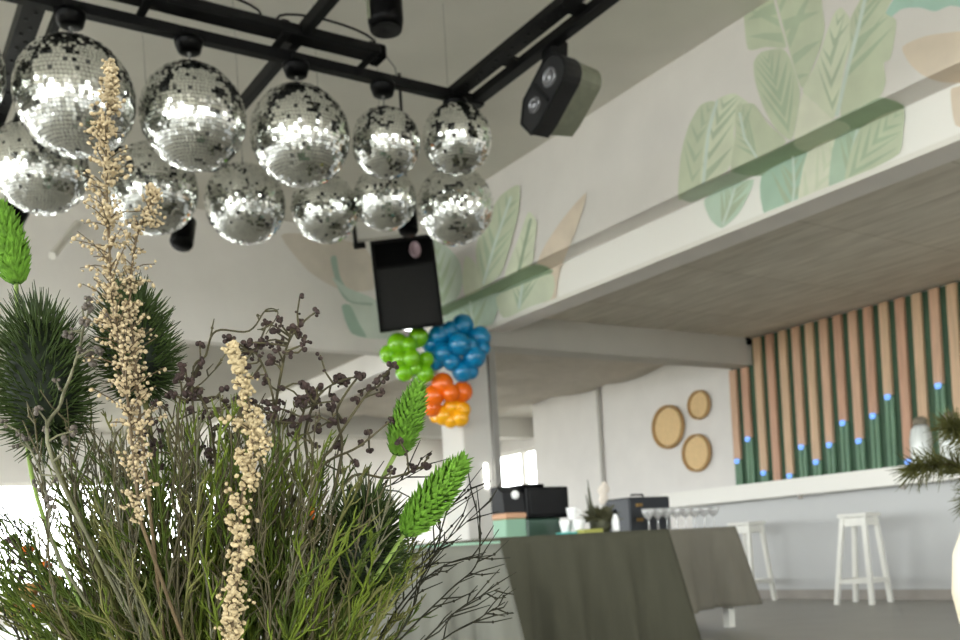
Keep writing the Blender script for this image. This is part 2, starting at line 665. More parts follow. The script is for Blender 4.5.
def seg_hit(o, d, outline):
    best = None
    for i in range(len(outline)):
        a, c = Vector(outline[i]), Vector(outline[(i + 1) % len(outline)])
        e = c - a
        den = d.x * e.y - d.y * e.x
        if abs(den) < 1e-9:
            continue
        w = a - o
        t = (w.x * e.y - w.y * e.x) / den
        u = (w.x * d.y - w.y * d.x) / den
        if t > 0.3 and 0 <= u <= 1 and (best is None or t < best):
            best = t
    return best


PAINT = {}


def paint(rgb):
    if rgb not in PAINT:
        PAINT[rgb] = mat('mural_paint_%d_%d_%d' % rgb, rgb, 0.85, vary=0.07, scale=5, spec=0.1)
    return PAINT[rgb]


LIFT = [0]
MR = random.Random(11)


def micro():
    k = 0
    while True:
        k = (k + 1) % 16
        yield k * 0.04


MICRO = micro()


def face_room(b, vs):
    n = (vs[1] - vs[0]).cross(vs[2] - vs[0])
    b.add(vs if n.dot(EYE - vs[0]) > 0 else vs[::-1], [tuple(range(len(vs)))])


def leaf(outline, rgb, rib=None, rib_rgb=None, vein_rgb=None, nv=5, side='r', rw=2.6, vw=6.5, ang=38, half=None, layer=None):
    wall, put = (wall_right, paint_right) if side == 'r' else (wall_left, paint_left)
    LIFT[0] += 1
    L = LIFT[0] * 3
    ol = smooth_closed(outline)
    b = MB()
    for t in tris(ol):
        put(b, t, L)
    if not b.f:
        return
    o = b.build('painted_leaf', paint(rgb), wall)
    if rib is None:
        return
    rp = [Vector(p) for p in rib]
    if vein_rgb:
        b = MB()
        for i in range(nv):
            s = (i + 0.6) / nv * (len(rp) - 1)
            k = min(int(s), len(rp) - 2)
            p = rp[k].lerp(rp[k + 1], s - k)
            d = (rp[k] - rp[k + 1]).normalized()
            for sg in (-1, 1):
                a = math.radians(ang) * sg
                a *= MR.uniform(.55, .95)
                v = Vector((d.x * math.cos(a) - d.y * math.sin(a), d.x * math.sin(a) + d.y * math.cos(a)))
                t = seg_hit(p, v, ol)
                if not t or t > 90:
                    continue
                q = p + v * t * 0.93 + d * t * .06
                t *= MR.uniform(.72, 1.0)
                w_ = min(vw * MR.uniform(.7, 1.3), t * .34)
                e0, e1 = p - d * w_ * .75, p + d * w_ * .75
                m0 = e0.lerp(q, .5) - d * t * .06
                put(b, [(e0.x, e0.y), (m0.x, m0.y), (e1.x, e1.y)], L + 1 + next(MICRO))
                put(b, [(m0.x, m0.y), (q.x, q.y), (e1.x, e1.y)], L + 1 + next(MICRO))
        if b.f:
            b.build('painted_vein', paint(vein_rgb), o)
    if rib_rgb:
        b = MB()
        for i in range(len(rp) - 1):
            d = (rp[i + 1] - rp[i]).normalized()
            nn = Vector((-d.y, d.x)) * rw * 0.5
            a, c = rp[i], rp[i + 1]
            put(b, [(a.x + nn.x, a.y + nn.y), (c.x + nn.x, c.y + nn.y), (c.x - nn.x, c.y - nn.y), (a.x - nn.x, a.y - nn.y)], L + 2 + next(MICRO))
        if b.f:
            b.build('painted_midrib', paint(rib_rgb), o)


def cz(pts, ox=660, oy=0, s=3.2):
    return [(ox + x / s, oy + y / s) for x, y in pts]


SAGE, LIGHT, PALE = (205, 213, 189), (220, 226, 204), (230, 232, 214)
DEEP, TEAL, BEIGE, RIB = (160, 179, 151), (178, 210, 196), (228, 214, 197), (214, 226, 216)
VEIN = (187, 201, 176)
FOLD = (183, 199, 173)
leaf(cz([(775, 150), (850, 115), (960, 100), (1100, 90), (1150, 180), (1000, 260), (900, 262), (840, 240), (800, 205)]), BEIGE)
leaf(cz([(930, 290), (960, 275), (1080, 230), (1100, 330), (1000, 400), (945, 400)]), BEIGE)
leaf(cz([(700, 90), (740, 10), (800, -60), (1000, -60), (1010, 25), (930, 18), (880, 36), (830, 24), (770, 30)]), TEAL)
leaf(cz([(90, 18), (130, -10), (290, -60), (285, 10), (250, 34), (170, 46), (110, 40)]), DEEP, cz([(280, -20), (180, 15), (100, 28)]), SAGE)
leaf(cz([(240, -60), (262, 0), (270, 70), (282, 158), (340, 150), (404, 152), (385, 80), (366, 10), (352, -60)]), SAGE,
     cz([(400, 150), (352, -40)]), None, VEIN, 4, ang=150)
leaf(cz([(352, -60), (372, 0), (400, 110), (430, 220), (456, 284), (490, 210), (514, 150), (527, 90), (520, 30), (500, -60)]), SAGE,
     cz([(450, 280), (420, 170), (390, 60), (365, -40)]), None, VEIN, 6, ang=150)
leaf(cz([(300, 200), (325, 166), (390, 156), (418, 190), (448, 290), (440, 370), (420, 448), (370, 412), (330, 340), (305, 262)]), SAGE,
     cz([(340, 180), (372, 280), (415, 430)]), None, FOLD, 6, ang=35)
leaf(cz([(538, 90), (558, 42), (580, 24), (608, 60), (612, 120), (590, 220), (556, 382), (500, 332), (456, 292), (500, 200)]), LIGHT,
     cz([(575, 40), (545, 190), (552, 370)]), None, VEIN, 5, ang=32)
leaf(cz([(610, 60), (640, 0), (660, -60), (770, -60), (742, 0), (722, 42), (756, 66), (746, 150), (735, 190), (716, 202), (722, 262), (702, 312), (640, 342), (578, 378), (592, 240), (606, 150)]), SAGE,
     cz([(660, -20), (632, 100), (600, 220), (565, 372)]), RIB, FOLD, 8, ang=42, rw=4)
leaf(cz([(430, 448), (440, 380), (456, 300), (500, 335), (550, 385), (490, 415)]), PALE)
leaf(cz([(60, 640), (66, 500), (92, 402), (130, 336), (176, 326), (150, 420), (134, 520), (130, 600)]), SAGE,
     cz([(165, 330), (120, 440), (100, 600)]), None, VEIN, 5)
leaf(cz([(176, 326), (206, 306), (242, 300), (288, 336), (252, 352), (236, 420), (240, 480), (215, 545), (132, 600), (136, 500), (152, 410)]), LIGHT,
     cz([(210, 315), (170, 430), (140, 590)]), None, VEIN, 5)
leaf(cz([(132, 602), (150, 420), (178, 326), (186, 326), (160, 430), (142, 600)]), RIB)
leaf(cz([(242, 342), (268, 332), (302, 334), (345, 396), (404, 454), (330, 502), (228, 548), (240, 440)]), SAGE,
     cz([(255, 360), (270, 440), (310, 505)]), RIB, FOLD, 5)
# the strip where the paint crosses the overhang, its green darkened for underside shade
leaf(cz([(64, 630), (110, 600), (240, 545), (330, 500), (300, 560), (170, 618), (100, 648)]), (186, 198, 180))
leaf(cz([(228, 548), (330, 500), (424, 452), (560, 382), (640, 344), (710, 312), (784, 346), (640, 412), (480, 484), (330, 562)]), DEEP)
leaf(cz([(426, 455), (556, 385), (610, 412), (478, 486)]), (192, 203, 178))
leaf(cz([(142, 640), (200, 600), (300, 575), (262, 666), (236, 700), (196, 730), (160, 700)]), (202, 220, 204),
     cz([(240, 600), (222, 660), (200, 720)]), RIB, VEIN, 4)
leaf(cz([(325, 562), (470, 490), (480, 560), (450, 660), (340, 700)]), (182, 208, 190), cz([(425, 500), (430, 600), (420, 690)]), RIB, FOLD, 4)
leaf(cz([(470, 492), (590, 438), (600, 540), (560, 620), (440, 690)]), PALE, cz([(560, 450), (520, 560), (460, 680)]), None, LIGHT, 4)
leaf(cz([(560, 446), (650, 410), (620, 520), (590, 600), (540, 610)]), (190, 210, 190), cz([(632, 415), (600, 560)]), RIB, FOLD, 4, rw=4)
leaf(cz([(640, 412), (776, 346), (778, 420), (766, 490), (680, 540), (590, 580)]), SAGE, cz([(770, 350), (690, 450), (600, 575)]), None, FOLD, 5)


def cs(pts):
    return cz(pts, 260, 200, 2.667)


# painted leaves by the speaker, on both walls of the corner
leaf(cs([(55, 95), (120, 90), (200, 100), (280, 128), (310, 190), (300, 240), (215, 240), (130, 190)]), (214, 205, 194), side='l')
leaf(cs([(240, 275), (300, 262), (345, 300), (372, 365), (278, 368), (250, 330)]), (206, 215, 205), side='l')
leaf(cs([(188, 158), (203, 150), (212, 200), (232, 235), (290, 262), (300, 282), (235, 272), (208, 235)]), (172, 190, 178), side='l')
leaf(cs([(218, 282), (240, 280), (262, 325), (284, 366), (245, 356), (228, 322)]), (166, 188, 174), side='l')
leaf(cs([(190, 205), (235, 235), (300, 262), (330, 300), (300, 275), (240, 268)]), (200, 212, 202), side='l')
leaf(cs([(740, 165), (800, 60), (870, -20), (850, 60), (800, 190), (785, 285), (760, 290)]), BEIGE)
leaf(cs([(420, 120), (480, 110), (530, 160), (540, 220), (520, 270), (440, 300)]), (202, 214, 200), cs([(470, 120), (490, 280)]), None, FOLD, 4)
leaf(cs([(600, 60), (640, -10), (690, -40), (690, 30), (665, 130), (640, 200), (590, 232), (575, 130)]), SAGE, cs([(670, -10), (625, 120), (595, 225)]), RIB, FOLD, 5)
leaf(cs([(548, 150), (575, 170), (590, 235), (550, 262), (540, 210)]), LIGHT)
leaf(cs([(655, 190), (690, 100), (716, 32), (738, 60), (732, 120), (724, 172), (660, 205)]), LIGHT, cs([(722, 50), (690, 190)]), DEEP, SAGE, 3)
leaf(cs([(440, 312), (490, 285), (600, 235), (730, 172), (782, 190), (740, 215), (600, 262), (500, 305)]), DEEP)  # overhang strip, deeper green includes the shade of its underside
leaf(cs([(490, 310), (600, 258), (640, 250), (620, 330), (540, 370), (480, 400)]), (198, 215, 200), cs([(560, 270), (570, 350)]), RIB, FOLD, 3)
leaf(cs([(630, 258), (700, 225), (776, 196), (786, 230), (775, 265), (720, 285), (650, 315)]), LIGHT, cs([(700, 225), (690, 290)]), RIB, FOLD, 3)

# ------------------------------------------------------------------ slatted panel, counter
panel = thing('slatted_wall_panel', 'tall wall panel of pale timber slats over dark green, lit by small blue spots', 'wall panel', (8.99, 4, 1.2))
panel_off = -Vector((8.99, 4, 1.2))


def ppart(name, lo, hi, m, parent=panel, off=panel_off):
    o = bx(name, tuple(Vector(lo) + off), tuple(Vector(hi) + off), m, parent)
    return o


ppart('backing', (8.975, 3.55, 1.0), (9.0, 8.24, 2.93), M['green_dark'])
# where each timber slat ends: read from its foot; None runs behind the counter ledge
feet = [(742, 459), (752, 437), (767, 471), None, (792, 474), (805, 445), (819, 460), (832, 443), (845, 421), (861, 439), (875, 414), (890, 395), (907, 460), None, (939, 384), (962, 440), None, (990, 400), None, (1020, 420), None]
xs0 = [735.5, 746.5]
ycent = []
Y3 = at_x(757, 342, 8.95).y
Y16 = at_x(952.5, 300, 8.95).y
pitch = (Y3 - Y16) / 13
for i in range(26):
    ycent.append(Y3 - pitch * (i - 2))
for i, yc in enumerate(ycent):
    top = 2.62 if i < 2 else 2.925
    if i < 2:
        yc += 0.02
    f = feet[i] if i < len(feet) else None
    zf = at_x(f[0], f[1], 8.95).z if f else 1.0
    w = 0.047
    ppart('timber_slat', (8.93, yc - w, zf), (8.97, yc + w, top), M['wood'][(i * 7 + i // 3) % 3])
    if f:
        g = MB()
        for sgn in (-1, 1):
            g.tube([Vector((8.955, yc + sgn * 0.028, 1.0)) + panel_off, Vector((8.955, yc + sgn * 0.028, zf - 0.012)) + panel_off], 0.026, 10)
        g.build('green_slat', M['green_mid'], panel)
        l = MB()
        l.lathe([(0.0, -.026), (0.024, -0.026), (0.032, 0.0), (0.028, 0.026), (0.0, 0.026)], 12, Matrix.Translation(Vector((8.925, yc, zf - 0.02)) + panel_off))
        l.build('blue_spot', M['led'], panel)

counter = thing('bar_counter', 'long white bar counter with a thick ledge in front of the green slats', 'counter', (8.2, 4, 0))


def cpart(name, lo, hi, m):
    o = Vector((8.2, 4, 0))
    return bx(name, tuple(Vector(lo) - o), tuple(Vector(hi) - o), m, counter)


cpart('counter_front', (8.222, -3.95, 0), (8.30, 8.25, 1.05), M['counter'])
cpart('ledge', (8.0, -3.95, 1.045), (8.72, 8.52, 1.21), M['trim'])
for yy in (6.55, 5.42, 4.4):
    g = MB()
    g.bbox((7.99 - 8.2, yy - .02 - 4, 1.0), (8.03 - 8.2, yy + .02 - 4, 1.045), 0.006)
    g.build('bag_hook', M['skirting'], counter)

# tiny black camera on the beam end
b = MB()
p = at_y(749, 342, 7.88)
b.ball(p, 0.035, 10, 8)
b.bbox(tuple(p + Vector((-.03, 0, .02))), tuple(p + Vector((.03, .025, .07))), 0.005)
tag(b.build('security_camera', M['black_gloss']), 'tiny black dome camera at the end of the grey beam', 'camera')

# pipe on the white wall
b = MB()
pt = at_x(597.5, 384, 8.97)
b.tube([(8.97, pt.y, 0.9), (8.97, pt.y, 2.86)], 0.03, 10)
tag(b.build('wall_pipe', mat('grey_painted_pipe', (178, 174, 167), 0.6)), 'thin vertical grey pipe on the white wall left of the baskets', 'pipe')

# three woven discs
for (px, py, rr, lab) in ((669, 427, 0.28, 'largest round woven rattan tray on the white wall'),
                          (700, 405, 0.18, 'smallest round woven rattan tray, upper right of the three on the wall'),
                          (697.5, 453, 0.235, 'middle sized round woven rattan tray, lowest of the three on the wall')):
    c = at_x(px, py, 8.98)
    t = thing('rattan_tray', lab, 'wall decoration', c, 0, 'rattan trays on the white wall')
    mt = Matrix.Rotation(-PI / 2, 4, 'Y')
    g = MB()
    rings = [(0.0, 0.012)]
    nr = 9
    for i in range(1, nr * 2):
        r = rr * 0.9 * i / (nr * 2)
        rings.append((r, 0.012 + (0.006 if i % 2 else 0.0)))
    g.lathe(rings, 40, mt)
    g.build('woven_base', M['rattan'], t)
    g = MB()
    g.lathe([(rr * 0.88, 0.0), (rr * 0.87, 0.03), (rr * 0.92, 0.05), (rr * 0.985, 0.045), (rr, 0.0)], 40, mt)
    g.build('rim', M['rattan_edge'], t)


# ------------------------------------------------------------------ white bar stools
def stool_parts(t):
    H = 0.79
    g = MB()
    g.bbox((-.17, -.17, H - .035), (.17, .17, H), 0.01)
    g.build('seat', M['stool'], t)
    tp, bt = 0.125, 0.205
    corners = [(-1, -1), (1, -1), (1, 1), (-1, 1)]
    for sx, sy in corners:
        g = MB()
        a, c = Vector((sx * bt, sy * bt, 0)), Vector((sx * tp, sy * tp, H - .035))
        w = 0.024
        vs = []
        for p in (a, c):
            vs += [p + Vector((-w, -w, 0)), p + Vector((w, -w, 0)), p + Vector((w, w, 0)), p + Vector((-w, w, 0))]
        g.add(vs, [(3, 2, 1, 0), (4, 5, 6, 7), (0, 1, 5, 4), (1, 2, 6, 5), (2, 3, 7, 6), (3, 0, 4, 7)])
        g.build('leg', M['stool'], t)
    for k in range(4):
        (ax, ay), (cx, cy) = corners[k], corners[(k + 1) % 4]
        g = MB()
        for z, hh, nm in ((H - .075, .035, 'apron'),):
            f = bt + (tp - bt) * z / (H - .035)
            lo = Vector((min(ax, cx) * f, min(ay, cy) * f, z - hh))
            hi = Vector((max(ax, cx) * f, max(ay, cy) * f, z + hh))
            if ax == cx:
                lo.x -= .01; hi.x += .01
            else:
                lo.y -= .01; hi.y += .01
            g.box(tuple(lo), tuple(hi))
        g.build('apron', M['stool'], t)
        g = MB()
        z = 0.2
        f = bt + (tp - bt) * z / (H - .035)
        lo = Vector((min(ax, cx) * f, min(ay, cy) * f, z - .02))
        hi = Vector((max(ax, cx) * f, max(ay, cy) * f, z + .02))
        if ax == cx:
            lo.x -= .011; hi.x += .011
        else:
            lo.y -= .011; hi.y += .011
        g.box(tuple(lo), tuple(hi))
        g.build('footrest', M['stool'], t)


st = thing('bar_stool', 'white wooden bar stool standing clear in front of the counter', 'stool', (7.77, 5.72, 0), math.radians(8), 'white bar stools')
stool_parts(st)
st.scale = (.82, .82, 1.03)
s2 = copy_tree(st)
s2.location = (7.83, 7.1, 0)
s2.rotation_euler = (0, 0, math.radians(4))
s2['label'] = 'white wooden bar stool partly behind the tablecloth corner'


# ------------------------------------------------------------------ draped tables
def cloth_mesh(x0, x1, y0, y1, z, hem, flare, folds, seed, m, name, lab, grp):
    rnd = random.Random(seed)
    per = []
    nside = 60
    cor = [(x0, y0), (x1, y0), (x1, y1), (x0, y1)]
    nrm = [(0, -1), (1, 0), (0, 1), (-1, 0)]
    for sd in range(4):
        (ax, ay), (cx, cy) = cor[sd], cor[(sd + 1) % 4]
        for k in range(nside):
            t = k / nside
            per.append((ax + (cx - ax) * t, ay + (cy - ay) * t, sd, t))
    ph = [rnd.uniform(0, 6.28) for _ in range(4)]
    rows = 16
    vs, fs = [], []
    N = len(per)
    cx0, cy0 = (x0 + x1) / 2, (y0 + y1) / 2
    for r in range(rows + 1):
        f = r / rows
        for (x, y, sd, t) in per:
            nx_, ny_ = nrm[sd]
            ed = min(t, 1 - t)
            cw = max(0.0, 1 - ed / 0.16)                       # corners hang out as a cone of cloth
            if t < 0.5:
                pn = nrm[(sd - 1) % 4]
            else:
                pn = nrm[(sd + 1) % 4]
            mix = 0.5 * cw
            dx, dy = nx_ * (1 - mix) + pn[0] * mix, ny_ * (1 - mix) + pn[1] * mix
            w = 0.026 * math.sin(t * 2 * PI * folds + ph[sd]) + 0.016 * math.sin(t * 2 * PI * folds * 2.3 + ph[sd] * 2)
            out = f * (flare * 0.3 + w * 1.3 * (1 - cw)) + f * cw * flare
            crease = -0.03 * f * math.exp(-((ed - 0.17) / 0.03) ** 2)
            o_ = out + crease + 0.006 * (1 - (1 - f) ** 4)
            zz = z - (z - hem) * f + 0.012 * f * math.sin(t * 9 + sd)
            vs.append((x + dx * o_, y + dy * o_, zz))
    for r in range(rows):
        for k in range(N):
            k2 = (k + 1) % N
            fs.append((r * N + k, (r + 1) * N + k, (r + 1) * N + k2, r * N + k2))
    b = MB()
    b.add(vs, fs, True)
    b.add([(x, y, z + 0.0005) for (x, y, sd, t) in per], [tuple(range(N))])
    o = b.build(name, m)
    md = o.modifiers.new('thick', 'SOLIDIFY')
    md.thickness = 0.003
    md.offset = -1
    tag(o, lab, 'tablecloth', grp)
    return o


def table(x0, x1, y0, y1, z, lab):
    t = thing('buffet_table', lab, 'table', ((x0 + x1) / 2, (y0 + y1) / 2, 0), 0, 'buffet tables under cloths')
    hx, hy = (x1 - x0) / 2 - .012, (y1 - y0) / 2 - .012
    g = MB()
    g.box((-hx, -hy, z - .035), (hx, hy, z - .006))
    g.build('tabletop', M['stool'], t)
    for sx in (-1, 1):
        for sy in (-1, 1):
            g = MB()
            g.box((sx * (hx - .05) - .03, sy * (hy - .05) - .03, 0), (sx * (hx - .05) + .03, sy * (hy - .05) + .03, z - .035))
            g.build('leg', M['stool'], t)


T1 = (2.74, 3.86, 4.06, 4.95)
Z1 = 0.73
table(*T1, Z1, 'white folding table hidden under the olive cloth nearest the bouquet')
cloth_mesh(*T1, Z1, 0.03, 0.17, 3, 3, M['cloth'], 'tablecloth', 'olive green tablecloth reaching the floor, on the nearer buffet table', 'buffet tablecloths')
T2 = (4.15, 5.62, 5.2, 6.0)
Z2 = 0.745
table(*T2, Z2, 'white table whose leg shows below the shorter taupe cloth')
cloth_mesh(*T2, Z2, 0.15, 0.17, 3, 9, M['cloth_b'], 'tablecloth', 'taupe grey tablecloth with its hem above the floor, on the table by the stools', 'buffet tablecloths')

# glasses on the further table
prof = [(0.0, 0.0), (0.034, 0.001), (0.033, 0.004), (0.006, 0.008), (0.0045, 0.06), (0.006, 0.078), (0.028, 0.095), (0.043, 0.125), (0.047, 0.155), (0.0455, 0.155), (0.041, 0.126), (0.026, 0.098), (0.0, 0.086)]
gl = None
labs = ['leftmost wine glass of the row, in front of the dark case', 'second wine glass from the left of the row', 'third wine glass from the left of the row', 'fourth wine glass from the left of the row', 'fourth wine glass from the right of the row', 'third wine glass from the right of the row', 'second wine glass from the right of the row', 'rightmost wine glass of the row, nearest the stools']
for row in range(1):
    for i in range(8):
        px = 649 + i * 9.3 + row * 4
        Y = 5.29 + row * 0.16
        q = at_y(px, 526, Y)
        if gl is None:
            g = MB()
            g.lathe(prof, 20)
            gl = g.build('wine_glass', M['drink_glass'])
            o = gl
        else:
            o = gl.copy()
            COL.objects.link(o)
        o.location = (q.x, Y, Z2 + .001)
        lab = labs[i] if row == 0 else labs[i].replace('of the row', 'of the back row').replace('the row', 'the back row')
        tag(o, lab, 'glass', 'wine glasses on the further buffet table')

# dark case behind the glasses
q0, q1 = at_y(618, 527, 5.75), at_y(659, 527, 5.75)
t = thing('dark_case', 'navy black case with brass fittings behind the leftmost glasses', 'case', ((q0.x + q1.x) / 2, 5.75, Z2 + .001))
hw = (q1.x - q0.x) / 2
g = MB()
g.bbox((-hw, -.14, 0), (hw, .14, .26), .012)
g.build('case_body', M['navy'], t)
for z in (.09, .2):
    g = MB()
    g.bbox((-hw * .7, -.152, z - .012), (-hw * .4, -.139, z + .012), .003)
    g.build('latch', M['brass'], t)
g = MB()
g.tube([(-.06, 0, .258), (-.06, 0, .285), (.06, 0, .285), (.06, 0, .258)], .008, 8)
g.build('handle', M['black'], t)

# things on the nearer table
d1 = 4.55


def on1(px, py, Y):
    q = at_y(px, py, Y)
    return Vector((q.x, Y, Z1 + .001))


def box_thing(name, lab, cat, x0, x1, Y0, Y1, z0, z1, m, bev=.008):
    c = ((x0 + x1) / 2, (Y0 + Y1) / 2, z0)
    t = thing(name, lab, cat, c)
    g = MB()
    g.bbox((-(x1 - x0) / 2, -(Y1 - Y0) / 2, 0), ((x1 - x0) / 2, (Y1 - Y0) / 2, z1 - z0), bev)
    g.build('body', m, t)
    return t


xa, xb, xc = at_y(506, 530, 4.5).x, at_y(527, 530, 4.5).x, at_y(561, 530, 4.5).x
zA = at_y(512, 519, 4.5).z
zB = at_y(512, 513, 4.5).z
zT = at_y(508, 486, 4.5).z
mb_ = thing('mint_box', 'mint green box with a peach lid at the left end of the near table', 'box', ((xa + xb) / 2, 4.6, Z1 + .001))
g = MB()
hw = (xb - xa) / 2
g.bbox((-hw, -.1, 0), (hw, .03, zA - Z1), .006)
g.build('box_body', M['mint'], mb_)
g = MB()
g.bbox((-hw * 1.03, -.105, zA - Z1), (hw * 1.03, .033, zB - Z1), .006)
g.build('lid', M['peach'], mb_)
eq = thing('black_appliance', 'dark grey appliance with a white round dial, standing on the mint box', 'appliance', ((xa + xb) / 2, 4.6, zB + .002))
g = MB()
hh = zT - zB
sec = [(-.095, 0), (.03, 0), (.03, hh), (-.03, hh), (-.085, hh * .72)]
n_ = len(sec)
g.add([(-hw, y, z) for y, z in sec] + [(hw, y, z) for y, z in sec], [(i, n_ + i, n_ + (i + 1) % n_, (i + 1) % n_) for i in range(n_)] + [tuple(range(n_)), tuple(range(n_, 2 * n_))[::-1]])
g.build('housing', M['charcoal'], eq)
g = MB()
g.lathe([(0, .014), (.02, .014), (.024, .008), (.024, 0)], 20, Matrix.Translation((.01, -.088, hh * .66)) @ Matrix.Rotation(PI / 2, 4, 'X'))
g.build('dial', M['white_gloss'], eq)
gb = box_thing('green_crate', 'low dark green plastic crate beside the mint box', 'crate', xb + .004, at_y(562, 530, 4.5).x, 4.5, 4.72, Z1 + .001, zA - .004, M['bottle_green'])
xb2 = at_y(570, 500, 4.5).x
bm = thing('black_monitor', 'black box shaped unit with a stepped top on the green crate', 'appliance', ((xb + xb2) / 2, 4.61, zA - .002))
hw2 = (xb2 - xb) / 2 - .006
H2 = at_y(560, 486, 4.5).z - zA
g = MB()
g.bbox((-hw2, -.11, 0), (hw2, .12, H2), .008)
g.build('casing', M['black_gloss'], bm)
g = MB()
g.bbox((-hw2, -.1, H2), (-hw2 * .05, .11, H2 + .018), .008)
g.build('raised_lid', M['black_gloss'], bm)
g = MB()
g.bbox((-hw2 * .85, -.116, H2 * .12), (hw2 * .85, -.109, H2 * .9), .004)
g.build('front_plate', M['black'], bm)

# teal tray with white cups
q = on1(573, 535, 4.3)
ty = tag(center_mesh((lambda g: (g.lathe([(0, 0), (.085, 0), (.095, .012), (.09, .012), (.08, .004), (0, .004)], 28, Matrix.Translation(q)), g.build('round_tray', M['teal']))[1])(MB()), q), 'teal round tray under the white cups', 'tray')
cup = None
cl = ['white cup at the left of the teal tray', 'white cup at the front of the teal tray', 'white cup at the right of the teal tray', 'white cup at the back of the teal tray', 'white cup stacked upside down on the tray cups']
for i, (dx, dy, dz) in enumerate(((-.052, 0, 0), (0, -.05, 0), (.052, .0, 0), (0, .05, 0), (0.0, 0.0, .068))):
    if cup is None:
        cup = thing('white_cup', cl[0], 'cup', (0, 0, 0), 0, 'white cups on the teal tray')
        g = MB()
        g.lathe([(0, 0), (.018, 0), (.02, .006), (.028, .04), (.031, .066), (.029, .066), (.026, .04), (.017, .008), (0, .006)], 18)
        g.build('bowl', M['white_gloss'], cup)
        g = MB()
        g.tube([(.027, 0, .05), (.044, 0, .05), (.047, 0, .03), (.024, 0, .018)], .004, 6)
        g.build('handle', M['white_gloss'], cup)
        o = cup
    else:
        o = copy_tree(cup)
    o['label'] = cl[i]
    o.location = q + Vector((dx, dy, .0125 + dz))
    o.rotation_euler = (0, 0, i * 1.4)

# little plant arrangement with pale blooms
q = on1(601, 533, 4.35)
pl = thing('table_arrangement', 'dark olive plant arrangement with pale blooms between the cups and the dark case', 'plant', q)
g = MB()
g.lathe([(0, 0), (.045, 0), (.06, .03), (.062, .07), (.05, .085), (0, .08)], 20)
g.build('pot', mat('dark_olive_pot', (66, 66, 44), 0.6, vary=.3, scale=40), pl)
rnd = random.Random(5)
g = MB()
for i in range(170):
    a, e = rnd.uniform(0, 2 * PI), rnd.uniform(0.1, 1.2)
    L = rnd.uniform(.06, .12)
    d = Vector((math.cos(a) * math.cos(e), math.sin(a) * math.cos(e), math.sin(e)))
    p0 = Vector((0, 0, .06)) + d * .02
    g.tube([p0, p0 + d * L * .6, p0 + d * L + Vector((0, 0, -.01))], [.003, .006, .001], 4)
g.build('foliage', mat('olive_leaf', (80, 78, 52), 0.7, vary=.4, scale=50), pl)
g = MB()
for (x, y, h) in ((-.075, 0, .3), (-.06, .02, .26), (-.085, .01, .22), (-.05, .03, .2)):
    g.tube([(x * .3, y, .05), (x * .8, y, h * .6), (x, y, h)], [.004, .006, .002], 5)
g.build('upright_stem', mat('olive_stem', (74, 76, 56), 0.7), pl)
for (x, y, z, r) in ((0, -.02, .235, .03), (.03, 0, .2, .028), (-.01, -.03, .185, .026), (.02, -.02, .265, .022), (.045, -.01, .245, .02)):
    g = MB()
    for k in range(6):
        a = k * PI / 3
        g.ball((x + math.cos(a) * r * .6, y - .01, z + math.sin(a) * r * .6), r * .5, 7, 5, (1, .5, 1))
    g.ball((x, y - .02, z), r * .3, 7, 5)
    g.build('bloom', mat('pale_bloom', (222, 212, 200), 0.6), pl)
q = on1(616, 533, 4.25)
bt = thing('white_bottle', 'small white bottle right of the plant arrangement', 'bottle', q)
g = MB()
g.lathe([(0, 0), (.02, 0), (.022, .01), (.02, .07), (.009, .1)], 16)
g.build('bottle_body', M['white_gloss'], bt)
g = MB()
g.lathe([(.009, .1), (.011, .1), (.011, .125), (0, .126)], 14)
g.build('cap', M['black_gloss'], bt)
q = on1(590, 535, 4.2)
tag(bx('olive_card_box', tuple(q + Vector((-.07, -.04, 0))), tuple(q + Vector((.06, .03, .022))), M['olive_card']), 'flat olive yellow card box in front of the plant arrangement', 'box')

# glass-topped table added left of the olive one; pale cloth imitates its window-lit side
xr = at_y(500, 541.5, 3.2).x
Z3 = at_y(500, 541.5, 3.2).z - .008
T3 = (xr - .75, xr, 3.2, 3.78)
table(*T3, Z3, 'white table added to carry the pale cloth behind the right of the bouquet')
cloth_mesh(*T3, Z3, 0.03, 0.13, 3, 12, M['cloth_lit'], 'tablecloth', 'pale grey tablecloth left of the olive one, partly behind the bare twigs', 'buffet tablecloths')
gs = thing('glass_sheet', 'clear glass sheet with a green edge lying on the added pale tablecloth', 'glass sheet', ((T3[0] + T3[1]) / 2, 3.49, Z3 + .0015))
g = MB()
g.bbox((-.37, -.285, 0), (.37, .285, .006), .002)
g.build('sheet', M['screen_glass'], gs)
g = MB()
for lo, hi in (((-.375, -.29, 0), (.375, -.285, .008)), ((-.375, .285, 0), (.375, .29, .008)), ((-.375, -.285, 0), (-.37, .285, .008)), ((.37, -.285, 0), (.375, .285, .008))):
    g.box(lo, hi)
g.build('green_edge', M['glass_edge'], gs)

# jars on the counter ledge
jr = thing('glass_lantern', 'white glass lantern on the counter ledge, left of the two', 'lantern', (8.3, at_x(921, 440, 8.3).y, 1.211), 0, 'lanterns on the counter ledge')
g = MB()
g.lathe([(0, 0), (.075, 0), (.085, .02), (.088, .2), (.075, .27), (.05, .3), (.048, .3), (.07, .265), (.08, .19), (.07, .02), (0, .012)], 24)
g.build('jar', mat('frosted_lantern_glass', (214, 217, 214), 0.2, vary=.22, scale=9, stretch=(3, 3, .15)), jr)
g = MB()
g.lathe([(.052, .3), (.056, .3), (.056, .34), (.03, .36), (0, .36)], 20)
g.build('lid', mat('weathered_lid', (120, 112, 96), .6), jr)
jr.scale = (1.1, 1.1, 1.22)
j2 = copy_tree(jr)
j2.location = (8.3, at_x(951, 440, 8.3).y, 1.211)
j2['label'] = 'white glass lantern on the counter ledge, right one half behind the pine spray'


